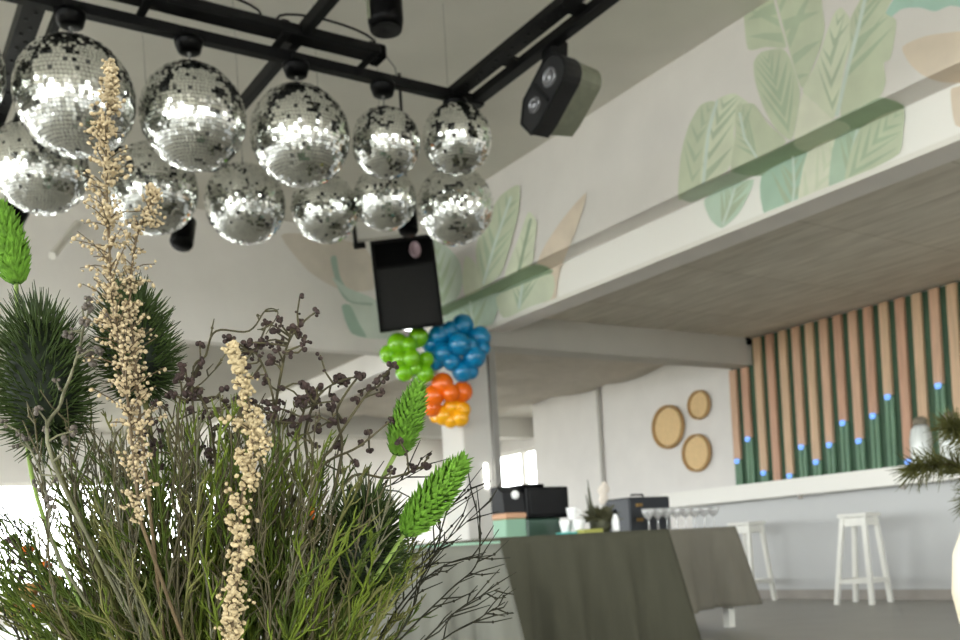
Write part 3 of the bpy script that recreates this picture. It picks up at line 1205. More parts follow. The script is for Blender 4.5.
# ------------------------------------------------------------------ balloons on the column
def balloon(m, r):
    g = MB()
    pr = []
    for i in range(15):
        a = PI * i / 14
        z = -math.cos(a)
        rr = math.sin(a) * (1 + 0.10 * z)
        pr.append((max(rr, 0) * r, z * r * 1.08))
    g.lathe(pr, 20)
    o = g.build('balloon', m)
    k = MB()
    k.lathe([(0.0, -r * 1.05), (r * .06, -r * 1.1), (r * .13, -r * 1.2), (0, -r * 1.19)], 8)
    k.build('knot', m, o)
    return o


def cluster(name, m, lst, depth, lab, grp, colname):
    src = None
    cx = sum(p[0] for p in lst) / len(lst)
    cy = sum(p[1] for p in lst) / len(lst)
    for (x, y, r) in lst:
        px, py = 260 + x / 2.667, 200 + y / 2.667
        dist = math.hypot((x - cx), (y - cy))
        d = depth + 0.0022 * dist - 0.06
        R = r / 2.667 * depth / 1000 * 1.04
        if src is None:
            src = balloon(m, 0.1)
            o = src
        else:
            o = copy_tree(src)
        o.scale = (R / .1,) * 3
        o.location = at_d(px, py, d)
        c = at_d(260 + cx / 2.667, 200 + cy / 2.667, depth + .12)
        v = (o.location - c).normalized()
        o.rotation_mode = 'QUATERNION'
        o.rotation_quaternion = v.to_track_quat('Z', 'Y')
        tag(o, lab, 'balloon', grp)


cluster('green', M['green_bal'], [(370, 385, 28), (422, 368, 26), (345, 412, 24), (405, 422, 23), (387, 458, 24), (437, 462, 25), (376, 425, 22), (398, 388, 22), (442, 425, 20), (415, 448, 18)], 8.9,
        'lime green balloon in the cluster under the left of the black speaker', 'lime green balloons', 'green')
cluster('blue', M['blue_bal'], [(540, 337, 29), (585, 367, 28), (480, 365, 29), (532, 385, 29), (458, 385, 25), (492, 408, 27), (570, 417, 30), (540, 455, 28), (470, 428, 26), (512, 430, 24), (590, 395, 22), (508, 350, 24), (560, 390, 22), (560, 455, 22)], 8.95,
        'bright blue balloon in the cluster on the column beside the speaker', 'blue balloons', 'blue')
cluster('orange', M['orange_bal'], [(487, 492, 29), (537, 512, 27), (465, 522, 28), (460, 552, 24), (508, 515, 24)], 9.08,
        'orange balloon in the cluster below the blue balloons', 'orange balloons', 'orange')
cluster('yellow', M['yellow_bal'], [(490, 574, 26), (530, 553, 22), (532, 580, 24), (510, 552, 22), (472, 577, 18), (538, 560, 22), (508, 588, 19)], 9.2,
        'yellow balloon at the bottom of the balloon clusters, under the orange ones', 'yellow balloons', 'yellow')

# ------------------------------------------------------------------ black speaker in the corner
sp = thing('loudspeaker', 'tilted black loudspeaker hung in the corner above the balloons', 'speaker', at_d(406, 284, 8.8))
cs_ = [at_d(388, 332, 8.68), at_d(441, 325, 8.68), at_d(370, 243, 8.84), at_d(428, 236, 8.84)]
ax = ((cs_[1] - cs_[0]) + (cs_[3] - cs_[2])).normalized()
ay_ = ((cs_[2] - cs_[0]) + (cs_[3] - cs_[1]))
ay_ = (ay_ - ax * ay_.dot(ax)).normalized()
az = ax.cross(ay_).normalized()       # out of the front
W_, H_ = ((cs_[1] - cs_[0]).length) / 2 * 1.2, ((cs_[2] - cs_[0]).length) / 2
R3 = Matrix((ax, ay_, az)).transposed()
sp.rotation_mode = 'QUATERNION'
sp.rotation_quaternion = R3.to_quaternion()
sp.location = sum(cs_, Vector()) / 4
g = MB()
b0 = [(-W_, -H_, 0), (W_, -H_, 0), (W_, H_, 0), (-W_, H_, 0)]
bk = [(-W_ * .62, -H_ * .62, -.34), (W_ * .62, -H_ * .62, -.34), (W_ * .62, H_ * .97, -.34), (-W_ * .62, H_ * .97, -.34)]
g.add(b0 + bk, [(0, 3, 7, 4), (1, 5, 6, 2), (0, 4, 5, 1), (3, 2, 6, 7), (4, 7, 6, 5)])
for lo, hi in (((-W_, -H_, 0), (-W_ * .9, H_, .025)), ((W_ * .9, -H_, 0), (W_, H_, .025)), ((-W_ * .9, -H_, 0), (W_ * .9, -H_ * .95, .025)), ((-W_ * .9, H_ * .94, 0), (W_ * .9, H_, .025)), ((-W_ * .9, H_ * .36, 0), (W_ * .9, H_ * .42, .022))):
    g.box(lo, hi)
g.build('cabinet', M['black'], sp)
g = MB()
g.box((-W_ * .9, -H_ * .95, 0), (W_ * .9, H_ * .36, .012))
g.build('grille', M['grille'], sp)
g = MB()
g.box((-W_ * .9, H_ * .42, -.0), (W_ * .9, H_ * .94, .004))
g.build('horn_panel', M['black_gloss'], sp)
g = MB()
g.lathe([(.0, .01), (.03, .012), (.045, .035), (.05, .03), (.05, 0)], 20, Matrix.Translation((W_ * .4, H_ * .7, .004)) @ Matrix.Scale(1.5, 4, (0, 1, 0)))
g.build('tweeter', mat('pinkish_tweeter_dome', (150, 128, 136), .3), sp)
# white mounting bracket behind it
br = thing('wall_bracket', 'pale metal wall bracket above the black loudspeaker', 'bracket', at_d(378, 230, 9.25))
br.rotation_mode = 'QUATERNION'
br.rotation_quaternion = R3.to_quaternion()
g = MB()
g.bbox((-.2, -.09, -.03), (.22, .1, .03), .01)
g.build('plate', M['beam'], br)
g = MB()
g.bbox((-.235, -.13, -.03), (-.2, .12, .04), .006)
g.bbox((-.24, -.15, -.03), (-.13, -.12, .04), .006)
g.build('side_arm', M['black'], br)
g = MB()
g.bbox((.2, -.05, -.02), (.31, .14, .06), .02)
g.build('swivel_joint', M['black_gloss'], br)

# ------------------------------------------------------------------ black truss frame under the ceiling
tr = thing('lighting_truss', 'black perforated lighting frame hung under the upper ceiling', 'truss', (3.05, 4.55, 3.15))
to = Vector((3.05, 4.55, 3.15))


def channel(lo, hi, axis, holes=True, name='perforated_channel'):
    """slotted steel channel: a downward face with rows of round holes pressed as studs"""
    g = MB()
    lo, hi = Vector(lo) - to, Vector(hi) - to
    g.box(tuple(lo), tuple(hi))
    if holes:
        h = g
        L = hi[axis] - lo[axis]
        n = int(L / .07)
        for i in range(n):
            p = Vector(((lo.x + hi.x) / 2, (lo.y + hi.y) / 2, lo.z - .002))
            p[axis] = lo[axis] + (i + .5) * L / n
            other = 1 - axis
            p[other] += (.012 if i % 2 else -.018)
            h.lathe([(0, -.004), (.008, -.004), (.011, 0.003)], 8, Matrix.Translation(p))
    return g.build(name, M['black'], tr)


channel((-3.0, 4.535, 3.12), (3.13, 4.585, 3.17), 0, False, 'front_tube')
channel((-3.0, 5.99, 3.12), (2.5, 6.04, 3.17), 0, False, 'rear_tube')
channel((2.92, -1.0, 3.15), (3.005, 4.6, 3.19), 1, True, 'perforated_channel')
channel((3.06, -1.0, 3.13), (3.125, 4.62, 3.175), 1, False, 'side_tube')
channel((0.815, -1.0, 3.18), (0.91, 6.04, 3.24), 1, True, 'perforated_channel')
channel((1.99, -1.0, 3.18), (2.035, 6.04, 3.235), 1, False, 'cross_tube')
channel((0.96, 4.3, 3.19), (0.995, 6.04, 3.23), 1, False, 'cross_tube')
for yy in (1.2, 2.6, 3.55, 4.1):
    channel((3.0, yy, 3.155), (3.065, yy + .08, 3.175), 1, False, 'spacer_plate')
for (x, y) in ((0.86, 0.5), (2.96, 0.5), (0.3, 6.015), (-1.5, 4.56)):
    g = MB()
    g.tube([Vector((x, y, 3.2)) - to, Vector((x, y, 4.0)) - to], .012, 8)
    g.build('hanger_rod', M['black'], tr)
# black strip lamp lying along the front of the frame
sl = thing('strip_lamp', 'long black strip lamp lying along the front of the truss above the mirror balls', 'lamp', (1.0, 4.45, 3.175))
g = MB()
g.bbox((-3.9, -.075, 0), (1.42, .04, .05), .01)
g.build('housing', M['black'], sl)
g = MB()
g.bbox((1.40, -.06, -.01), (1.46, .05, .065), .012)
g.build('end_cap', M['black_gloss'], sl)
for x in (-.35, .28, .92, 1.38):
    g = MB()
    g.bbox((x - .02, -.065, -.012), (x + .02, .10, .0), .004)
    g.bbox((x - .02, -.065, 0), (x + .02, -.055, .06), .004)
    g.build('clamp', M['black'], sl)
g = MB()
for i in range(2):
    x = (.55, 1.15)[i]
    pts = [Vector((x + .26 * math.cos(a) - .0, -.03, .07 + .055 * math.sin(a))) for a in [PI * k / 10 for k in range(11)]]
    g.tube(pts, .006, 5)
g.build('cable_loop', M['black_gloss'], sl)
b = MB()
b.tube([(2.45, 4.43, 3.22), (2.56, 4.5, 3.19), (2.60, 4.555, 3.16)], .004, 5)
tag(b.build('safety_wire', M['cord']), 'thin steel wire from the strip lamp end to the truss', 'wire')


# ------------------------------------------------------------------ mirror balls
def mirror_mesh(R, tile, seed):
    rnd = random.Random(seed)
    g = MB()
    rows = int(PI * R / tile)
    for i in range(rows):
        a0, a1 = PI * i / rows, PI * (i + 1) / rows
        am = (a0 + a1) / 2
        n = max(4, int(2 * PI * R * math.sin(am) / tile))
        off = rnd.uniform(0, 6.28)
        wob = rnd.gauss(0, .03)
        for k in range(n):
            if rnd.random() < 0.02:
                continue
            b0, b1 = off + 2 * PI * k / n, off + 2 * PI * (k + .9) / n
            bm = (b0 + b1) / 2
            da = (a1 - a0) * .44
            nrm = Vector((math.sin(am) * math.cos(bm), math.sin(am) * math.sin(bm), math.cos(am)))
            th = Vector((math.cos(am) * math.cos(bm), math.cos(am) * math.sin(bm), -math.sin(am)))
            ph = Vector((-math.sin(bm), math.cos(bm), 0))
            hw_ = R * math.sin(am) * (b1 - b0) / 2
            hh_ = R * da
            ta, tb = rnd.gauss(0, .07) + wob, rnd.gauss(0, .09)
            c = nrm * R
            t1 = (th + nrm * ta).normalized()
            p1 = (ph + nrm * tb).normalized()
            g.add([c - t1 * hh_ - p1 * hw_, c + t1 * hh_ - p1 * hw_, c + t1 * hh_ + p1 * hw_, c - t1 * hh_ + p1 * hw_], [(0, 1, 2, 3)])
    return g


PROTO = {}


def mirror_ball(c, D, cord_top, lab, motor_z=None, motor_lab=None):
    key = 'b' if D > .43 else 's'
    R0 = .25 if key == 'b' else .185
    if key not in PROTO:
        root = thing('mirror_ball', lab, 'mirror ball', (0, 0, 0), 0, 'mirror balls under the truss')
        mm = mirror_mesh(R0, (.0175), 3 if key == 'b' else 4).build('mirror_tiles', M['mirror'], root)
        g = MB()
        g.ball((0, 0, 0), R0 * .988, 48, 32)
        g.build('ball_core', M['core'], root)
        g = MB()
        g.lathe([(0, R0 + .012), (.02, R0 + .012), (.028, R0 + .002), (.03, R0 - .01)], 16)
        g.build('hanging_cap', M['cord'], root)
        PROTO[key] = root
        o = root
    else:
        o = copy_tree(PROTO[key])
    o['label'] = lab
    o.location = c
    s = D / (2 * R0)
    o.scale = (s, s, s)
    o.rotation_euler = (0, 0, random.uniform(0, 6.28))
    cord = MB()
    L = (cord_top - c.z - D / 2) / s
    cord.tube([(0, 0, R0), (0, 0, R0 + L)], (.004 if cord_top < 3.5 else .0015) / s, 5)
    cd = cord.build('cord', M['cord'], o)
    return o


def motor(x, y, ztop, lab):
    t = thing('ball_motor', lab, 'motor', (x, y, ztop), 0, 'mirror ball motors on the truss')
    g = MB()
    g.lathe([(0, -.125), (.035, -.125), (.048, -.112), (.06, -.03), (.06, 0.0), (0, 0.0)], 20)
    g.build('housing', M['black_gloss'], t)
    g = MB()
    g.bbox((-.04, -.045, 0.0), (.04, .045, .012), .003)
    g.bbox((-.03, -.045, 0), (.03, -.028, .06), .003)
    g.bbox((-.03, .028, 0), (.03, .045, .06), .003)
    g.build('clamp', M['black'], t)
    g = MB()
    g.lathe([(0, -.145), (.008, -.145), (.008, -.12)], 8)
    g.build('spindle', M['cord'], t)
    return t


row1 = [((-62, 66), .50, 'mirror ball cut by the left edge of the photo, in the front row'),
        ((75, 97), .505, 'large mirror ball behind the top of the tall straw plume'),
        ((193, 117), .48, 'large front row mirror ball second from the left in full view'),
        ((300, 136), .485, 'large mirror ball in the middle of the front row'),
        ((386, 143), .355, 'small front row mirror ball under the end of the strip lamp'),
        ((457, 139), .375, 'small front row mirror ball at the truss corner')]
ml = ['motor above the mirror ball at the left edge', 'motor above the ball behind the straw plume', 'motor above the second large front mirror ball', 'motor above the middle front mirror ball', 'motor near the end of the strip lamp', 'motor at the truss corner']
for (p, D, lab), mlab in zip(row1, ml):
    c = at_y(p[0], p[1], 4.56)
    if c.z + D / 2 > 2.98:
        motor(c.x, 4.56, 3.12, mlab).scale = (1.1, 1.1, .5)
        mirror_ball(c, D, 3.08, lab)
    else:
        motor(c.x, 4.56, 3.12, mlab).scale = (1.2, 1.2, 1)
        mirror_ball(c, D, 2.98, lab)
row2 = [((40, 167), .475, 'mirror ball in the back row, low at the far left'),
        ((152, 189), .49, 'back row mirror ball behind the straw plume'),
        ((245, 204), .46, 'back row mirror ball hanging between two large front balls'),
        ((325, 209), .40, 'small back row mirror ball below the middle front ball'),
        ((385, 199), .365, 'small back row mirror ball above the loudspeaker'),
        ((455, 206), .465, 'rightmost mirror ball in the back row, under the corner ball')]
for p, D, lab in row2:
    c = at_z(p[0], p[1], 2.77)
    mirror_ball(c, D, 4.0, lab)


# ------------------------------------------------------------------ lamps
def cam_aligned(o, p, up_px, toward):
    """orient o at p: local Y up along a picked line, local Z toward a direction"""
    y = up_px.normalized()
    z = (toward - y * toward.dot(y)).normalized()
    x = y.cross(z)
    o.rotation_mode = 'QUATERNION'
    o.rotation_quaternion = Matrix((x, y, z)).transposed().to_quaternion()
    o.location = p


lamp = thing('stage_light', 'dark stage light with two lenses clamped to the right truss arm', 'stage light')
pc = at_x(556, 96, 3.13)
upd = at_x(578, 70, 3.13) - at_x(532, 122, 3.13)
cam_aligned(lamp, pc, rgt * 36 + upv * 52 - fwd * 50, -(rgt * 75 + upv * 15 + fwd * 70))
lamp.scale = (.78, .92, .95)
g = MB()
sec = []
for k in range(9):
    a = PI * k / 8
    sec.append((.105 * math.cos(a), .12 + .085 * math.sin(a)))
sec += [(-.105, -.10), (-.03, -.20), (.09, -.20), (.105, -.12)]
ns = len(sec)
g.add([(x, y, .11) for x, y in sec] + [(x, y, -.02) for x, y in sec], [tuple(range(ns)), tuple(range(ns, 2 * ns))[::-1]] + [(i, ns + i, ns + (i + 1) % ns, (i + 1) % ns) for i in range(ns)])
g.build('front_housing', M['charcoal'], lamp)
g = MB()
sec2 = [(x * .93, y * .95 + .005) for x, y in sec]
g.add([(x, y, -.02) for x, y in sec2] + [(x * .92, y * .92, -.2) for x, y in sec2], [tuple(range(ns, 2 * ns))[::-1]] + [(i, ns + i, ns + (i + 1) % ns, (i + 1) % ns) for i in range(ns)])
g.build('rear_housing', M['olive_metal'], lamp)
g = MB()
for k in range(1):
    g.tube([Vector((x * 1.0, y, .112)) for x, y in sec] + [Vector((sec[0][0], sec[0][1], .112))], .007, 6)
g.build('front_rim', M['black'], lamp)
for (x, y, r) in ((0.0, .085, .036), (-.005, -.075, .03)):
    g = MB()
    g.lathe([(r * 1.5, 0), (r * 1.5, .008), (r * 1.05, .012), (r, .004), (r * .5, .012), (0, .016)], 20, Matrix.Translation((x, y, .11)))
    g.build('lens', M['lens'], lamp)
g = MB()
g.box((-.08, -.01, .108), (.08, .01, .118))
g.build('divider', M['black'], lamp)
b = MB()
pA = at_x(556, 63, 3.13)
b.tube([(3.13, at_x(551, 47, 3.13).y, 3.12), tuple(at_x(553, 56, 3.13)), tuple(at_x(562, 66, 3.13))], .016, 8)
b.bbox((3.07, at_x(551, 47, 3.13).y - .05, 3.10), (3.19, at_x(551, 47, 3.13).y + .05, 3.22), .01)
b.build('yoke', M['black'], lamp).matrix_parent_inverse = Matrix.LocRotScale(lamp.location, lamp.rotation_quaternion, None).inverted()

# hanging can lamp near the ceiling
q = at_y(386, 30, 3.9)
hl = thing('hanging_spotlight', 'black can spotlight hanging from the ceiling above the strip lamp', 'spotlight', (q.x, 3.9, q.z))
g = MB()
g.lathe([(0, .02), (.055, .01), (.072, .0), (.08, .04), (.082, .3), (.07, .34), (0, .345)], 24)
g.build('can', M['black_gloss'], hl)
g = MB()
g.lathe([(0, .004), (.05, -.002), (.07, -.004)], 24)
g.build('lens', M['charcoal'], hl)
g = MB()
g.tube([(0, 0, .34), (0, 0, 4.0 - q.z)], .012, 8)
g.build('stem', M['black'], hl)
g = MB()
g.bbox((-.088, -.012, .03), (-.078, .012, .3), .003)
g.build('side_bracket', M['olive_metal'], hl)
# small cans on the rear tube
for (px, py, tilt, lab) in ((14, 214, .5, 'small black spotlight below the left mirror balls'), (183, 234, .3, 'small black spotlight peeping out under the back row mirror balls'), (408, 222, .2, 'small black spotlight behind the ball above the loudspeaker')):
    q = at_y(px, py, 6.0)
    t = thing('rear_spotlight', lab, 'spotlight', q, 0, 'small spotlights behind the mirror balls')
    g = MB()
    Rm = Matrix.Rotation(tilt, 4, 'Y') @ Matrix.Rotation(-.3, 4, 'X')
    g.lathe([(0, -.09), (.062, -.085), (.07, -.07), (.066, .1), (.04, .12), (0, .12)], 20, Rm)
    g.build('can', M['black_gloss'], t)
    g = MB()
    g.tube([(0, 0, .1), (0, 0, (3.12 if px < 400 else 4.0) - q.z)], .011, 8)
    g.build('stem', M['black'], t)
# pale tube fitting on the far left wall
b = MB()
p0, p1 = at_y(80, 220, 9.0), at_y(52, 256, 8.4)
b.tube([p0 + Vector((0, .1, 0)), p1], .03, 10)
tag(b.build('tube_fitting', M['trim']), 'pale slanted tube fitting sticking out of the upper left wall', 'fitting')

# ------------------------------------------------------------------ bouquet in front
TBL = 0.40
VASE = at_d(225, 760, .76)
VX, VY = VASE.x, VASE.y
lt = thing('low_table', 'low pale round table carrying the bouquet and the cream vase', 'table', (0.75, 1.0, 0))
g = MB()
g.lathe([(0, TBL), (1.25, TBL), (1.25, TBL - .03), (0, TBL - .03)], 48)
g.build('tabletop', M['stool'], lt)
for k in range(4):
    a = PI / 4 + k * PI / 2
    g = MB()
    g.tube([(math.cos(a) * .9, math.sin(a) * .9, 0), (math.cos(a) * .8, math.sin(a) * .8, TBL - .03)], .03, 10)
    g.build('leg', M['stool'], lt)
vz = thing('flower_bowl', 'low cream bowl holding the wild bouquet', 'vase', (VX, VY, TBL))
g = MB()
g.lathe([(0, 0), (.07, 0), (.1, .03), (.1, .07), (.075, .1), (.07, .1), (.09, .07), (.09, .035), (.06, .012), (0, .012)], 32)
g.build('bowl', M['cream_vase'], vz)

PXM = .00076


def P(x, y, d=.74):
    return at_d(x, y, d)


def base_pt(x, rnd, spread=30):
    """where a stem enters the bowl"""
    a, r = rnd.uniform(0, 2 * PI), rnd.uniform(0, .05)
    return Vector((VX + r * math.cos(a), VY + r * math.sin(a), TBL + .03))


def curve(pts, n=6):
    pts = [Vector(p) for p in pts]
    out = []
    m = len(pts)
    for i in range(m - 1):
        p1, p2 = pts[i], pts[i + 1]
        p0 = pts[i - 1] if i else p1 * 2 - p2
        p3 = pts[i + 2] if i + 2 < m else p2 * 2 - p1
        for j in range(n):
            t = j / n
            out.append(0.5 * ((2 * p1) + (p2 - p0) * t + (2 * p0 - 5 * p1 + 4 * p2 - p3) * t * t + (3 * p1 - p0 - 3 * p2 + p3) * t ** 3))
    out.append(pts[-1])
    return out


def rand_unit(rnd):
    while True:
        v = Vector((rnd.uniform(-1, 1), rnd.uniform(-1, 1), rnd.uniform(-1, 1)))
        if .1 < v.length < 1:
            return v.normalized()


def root_at(name, lab, cat, pt, grp=None):
    return thing(name, lab, cat, pt, 0, grp)


def fin(g, name, m, root):
    o = g.build(name, m, root)
    o.data.transform(Matrix.Translation(-root.location))
    return o


# fine green broom sprays
rnd = random.Random(21)
broom_tips = []

for i in range(84):
    x = -30 + i * 5.5 + rnd.uniform(-14, 14)
    if x < 90:
        top = 560 - (x + 30) * .55
    elif x < 250:
        top = 470 - (x - 90) * .5
    elif x < 330:
        top = 395 + (x - 250) * .7
    else:
        top = 450 + (x - 330) * .8
    broom_tips.append((x, top + rnd.uniform(0, 90), rnd.uniform(.66, .84)))
for i in range(46):
    broom_tips.append((rnd.uniform(-10, 420), rnd.uniform(520, 620), rnd.uniform(.62, .76)))

for i in range(44):
    broom_tips.append((rnd.uniform(50, 335), rnd.uniform(425, 520), rnd.uniform(.68, .86)))


def spray(i, tip, mats, nt=20, tw=(.02, .06), lab='', droop=0.0, second=3, th=.0013):
    x, y, d = tip
    T = P(x, y, d)
    B = base_pt(x, rnd)
    mid = B.lerp(T, .5) + Vector((rnd.uniform(-.012, .012), rnd.uniform(-.012, .012), .012))
    root = root_at('broom_stem', lab, 'foliage', B, 'fine green stems filling the bouquet')
    st = curve([B, mid, T], 7)
    g = MB()
    g.tube(st, [th * 1.3 * (1 - .65 * k / (len(st) - 1)) for k in range(len(st))], 5)
    fin(g, 'stem', mats, root)
    g = MB()
    for k in range(nt):
        f = .25 + .75 * (k + rnd.random()) / nt
        s = f * (len(st) - 1)
        a = min(int(s), len(st) - 2)
        p = st[a].lerp(st[a + 1], s - a)
        dr = (st[a + 1] - st[a]).normalized()
        v = (dr + rand_unit(rnd) * rnd.uniform(.35, .75)).normalized()
        L = rnd.uniform(*tw) * (1.15 - .6 * f)
        v2 = (v + dr * .35 + rand_unit(rnd) * .15 + Vector((0, 0, -droop))).normalized()
        q1 = p + v * L * .5
        q2 = q1 + v2 * L * .5
        g.tube([p, q1, q2], [th * .75, th * .6, th * .3], 3, False)
        for _ in range(second):
            u = rnd.uniform(.25, .95)
            pp = p.lerp(q1, u * 2) if u < .5 else q1.lerp(q2, u * 2 - 1)
            w = (v2 + rand_unit(rnd) * .7).normalized()
            l2 = L * rnd.uniform(.2, .5)
            g.tube([pp, pp + w * l2 * .5, pp + (w + dr * .3).normalized() * l2], [th * .55, th * .5, th * .25], 3, False)
    fin(g, 'fine_twigs', mats, root)


for i, tip in enumerate(broom_tips):
    spray(i, tip, M['broom'][i % 3], lab='thin branching green broom stem in the thick of the bouquet')


# dark bare twigs reaching right
def twig(pts, lab, m, th=.0011, nside=11, L=(.015, .04), d=.74, knob=True):
    rr = [P(x, y, d + .01 * math.sin(i * 1.7)) for i, (x, y) in enumerate(pts)]
    B = base_pt(0, rnd)
    root = root_at('bare_twig', lab, 'twig', B, 'bare twigs of the bouquet')
    first = rr[0].lerp(B, .5) + Vector((0, 0, .005))
    st = curve([B, first] + rr, 6)
    g = MB()
    g.tube(st, [th * (1 - .7 * k / (len(st) - 1)) for k in range(len(st))], 5)
    fin(g, 'stem', m, root)
    g = MB()
    for k in range(nside):
        f = .45 + .52 * (k + rnd.random()) / nside
        s = f * (len(st) - 1)
        a = min(int(s), len(st) - 2)
        p = st[a].lerp(st[a + 1], s - a)
        dr = (st[a + 1] - st[a]).normalized()
        v = (dr + rand_unit(rnd) * .6).normalized()
        l = rnd.uniform(*L)
        e = p + v * l
        md = p + v * l * .5 + rand_unit(rnd) * .003
        g.tube([p, md, e], [th * .6, th * .5, th * .3], 4, False)
        if knob and rnd.random() < .6:
            g.ball(md, .0012, 5, 4)
    fin(g, 'side_twigs', m, root)


tl = [([(395, 640), (425, 570), (447, 540), (492, 500)], 'dark bare twig whose tip reaches up over the column foot'),
      ([(400, 640), (450, 590), (478, 560), (476, 500)], 'dark bare twig ending upright beside the column'),
      ([(420, 645), (465, 605), (500, 588)], 'dark bare twig pointing right across the dark tablecloth fold'),
      ([(430, 650), (480, 618), (505, 602)], 'lowest dark bare twig at the right of the bouquet'),
      ([(405, 605), (440, 568), (486, 552)], 'dark bare twig lying almost flat below the glass screen edge'),
      ([(380, 600), (430, 556), (447, 512), (460, 498)], 'dark bare twig rising under the right green seed head'),
      ([(390, 620), (420, 580), (440, 540), (432, 505)], 'dark bare twig just right of the lowest spiky head'),
      ([(20, 640), (10, 560), (-6, 500)], 'bare twig leaning out at the left edge'),
      ([(60, 620), (25, 540), (0, 515)], 'bare twig crossing the bright window at far left'),
      ([(340, 560), (365, 500), (398, 482), (424, 468)], 'bare twig with a seed tip behind the right green seed heads')]
for pts, lab in tl:
    twig(pts, lab, M['twig_dark'])
twig([(192, 396), (206, 355), (216, 331), (249, 331), (266, 310), (278, 313), (266, 334)], 'wiry twig that loops over at the top of the bouquet', M['twig'], .0012, 4, (.01, .02), .72)
twig([(190, 440), (186, 400), (205, 380), (222, 362)], 'forked thin twig left of the pale drooping plume', M['twig'], .0012, 5, (.01, .03), .72)


for i in range(60):
    x = rnd.uniform(20, 400) if i % 2 else rnd.uniform(50, 320)
    y = rnd.uniform(395, 500) if x < 320 else rnd.uniform(440, 520)
    twig([(x * .8 + 40 + rnd.uniform(-20, 20), 620), (x * .92 + 16, (y + 620) / 2), (x, y)], 'thin olive brown twig among the green stems of the bouquet', M['twig'] if i % 3 else M['twig_grey'], .0013, 16, (.01, .035), rnd.uniform(.66, .8))


# brown seed head branches
def seed_cluster(g, p, r, n):
    for _ in range(n):
        c = p + rand_unit(rnd) * r * .95
        g.ball(c, r * rnd.uniform(.55, .85), 7, 5, (1, 1, rnd.uniform(.8, 1.1)))


def seed_branch(pts, heads, lab, m_t=None, m_b=None, d=.73, th=.0016, nrand=10, rb=.0027):
    m_t = m_t or M['twig']
    m_b = m_b or M['berry']
    rr = [P(x, y, d + .012 * math.sin(i * 2.1)) for i, (x, y) in enumerate(pts)]
    B = base_pt(0, rnd)
    root = root_at('seed_head_branch', lab, 'dried branch', B, 'brown seed head branches of the bouquet')
    first = rr[0].lerp(B, .5) + Vector((0, 0, .008))
    st = curve([B, first] + rr, 6)
    g = MB()
    h = MB()
    g.tube(st, [th * (1 - .6 * k / (len(st) - 1)) for k in range(len(st))], 6)
    seed_cluster(h, st[-1], rb, 5)
    tips = [P(x, y, d + rnd.uniform(-.015, .015)) for x, y in heads]
    for _ in range(nrand):
        s = rnd.uniform(.5, .98) * (len(st) - 1)
        a = min(int(s), len(st) - 2)
        p = st[a].lerp(st[a + 1], s - a)
        dr = (st[a + 1] - st[a]).normalized()
        tips.append(p + (dr * .9 + rand_unit(rnd) * .8).normalized() * rnd.uniform(.008, .03))
    for t in tips:
        # join to the stem point a little lower than the nearest
        best = min(range(len(st)), key=lambda k: (st[k] - t).length + (.02 if k < len(st) * .35 else 0))
        k0 = max(0, best - 1)
        p = st[k0]
        md = p.lerp(t, .55) + rand_unit(rnd) * .003
        g.tube([p, md, t], [th * .55, th * .45, th * .4], 5, False)
        seed_cluster(h, t, rb * rnd.uniform(.7, 1.1), rnd.randint(3, 6))
        if rnd.random() < .5:
            seed_cluster(h, md, rb * .6, 2)
    fin(g, 'branched_stem', m_t, root)
    fin(h, 'seed_cluster', m_b, root)


def c3(pts):
    return [(180 + x / 3.2, 300 + y / 3.2) for x, y in pts]


seed_branch(c3([(430, 600), (490, 470), (530, 400), (600, 300), (640, 270), (680, 205)]), c3([(562, 320), (598, 280), (640, 295), (660, 240), (690, 212), (625, 260)]), 'brown seed head branch reaching furthest right, toward the green balloons', nrand=2)
seed_branch(c3([(400, 600), (400, 430), (430, 330), (465, 285), (520, 255)]), c3([(410, 280), (450, 268), (505, 250), (580, 245), (530, 268), (495, 318)]), 'brown seed head branch just left of the furthest reaching one', nrand=5)
seed_branch(c3([(505, 560), (505, 390), (507, 340), (560, 258), (580, 245)]), c3([(490, 390), (440, 410), (570, 240)]), 'slim seed head branch curving up with two tufts near the top', nrand=2)
seed_branch(c3([(310, 640), (300, 400), (330, 200), (350, 130), (385, 75)]), c3([(355, 92), (410, 130), (320, 130), (395, 152), (290, 200), (215, 135), (280, 130), (370, 100), (405, 125)]), 'tallest brown seed head branch standing in the middle of the bouquet', nrand=14)
seed_branch(c3([(330, 640), (315, 420), (290, 280), (250, 180), (215, 160)]), c3([(180, 160), (215, 205), (245, 240), (270, 330), (235, 330), (190, 250), (165, 120)]), 'seed head branch bending left behind the drooping plume', nrand=14)
seed_branch(c3([(350, 640), (370, 480), (395, 360), (420, 300)]), c3([(430, 340), (380, 330), (415, 290), (440, 410), (485, 392), (440, 465), (360, 380)]), 'bushy seed head branch right of the drooping plume', nrand=14)
seed_branch(c3([(440, 600), (470, 520), (570, 470), (670, 390)]), c3([(600, 415), (580, 458), (605, 478), (560, 522)]), 'low seed head branch pointing at the upper green seed head', nrand=2)
seed_branch([(320, 580), (346, 482), (390, 478), (426, 466)], [(410, 466), (424, 468), (400, 442), (392, 470)], 'seed head branch tucked between the two right green seed heads', nrand=3)
seed_branch(c3([(120, 640), (110, 500), (95, 380), (60, 290)]), c3([(60, 290), (130, 310), (75, 330), (150, 330), (110, 400), (20, 300)]), 'seed head branch between the tall plume and the drooping plume', nrand=14)
seed_branch([(170, 560), (175, 470), (180, 400), (196, 372)], [(170, 395), (190, 392), (160, 430), (205, 410)], 'seed head branch close to the right of the middle spiky head', nrand=10)
seed_branch([(53, 462), (61, 403), (71, 375), (81, 342), (85, 320)], [(57, 381), (39, 411), (74, 431), (85, 321), (82, 350), (45, 430), (66, 440)], 'grey green seed head branch in front of the left spiky head', M['twig_grey'], M['berry_grey'], .66, .0016, 8, .0024)
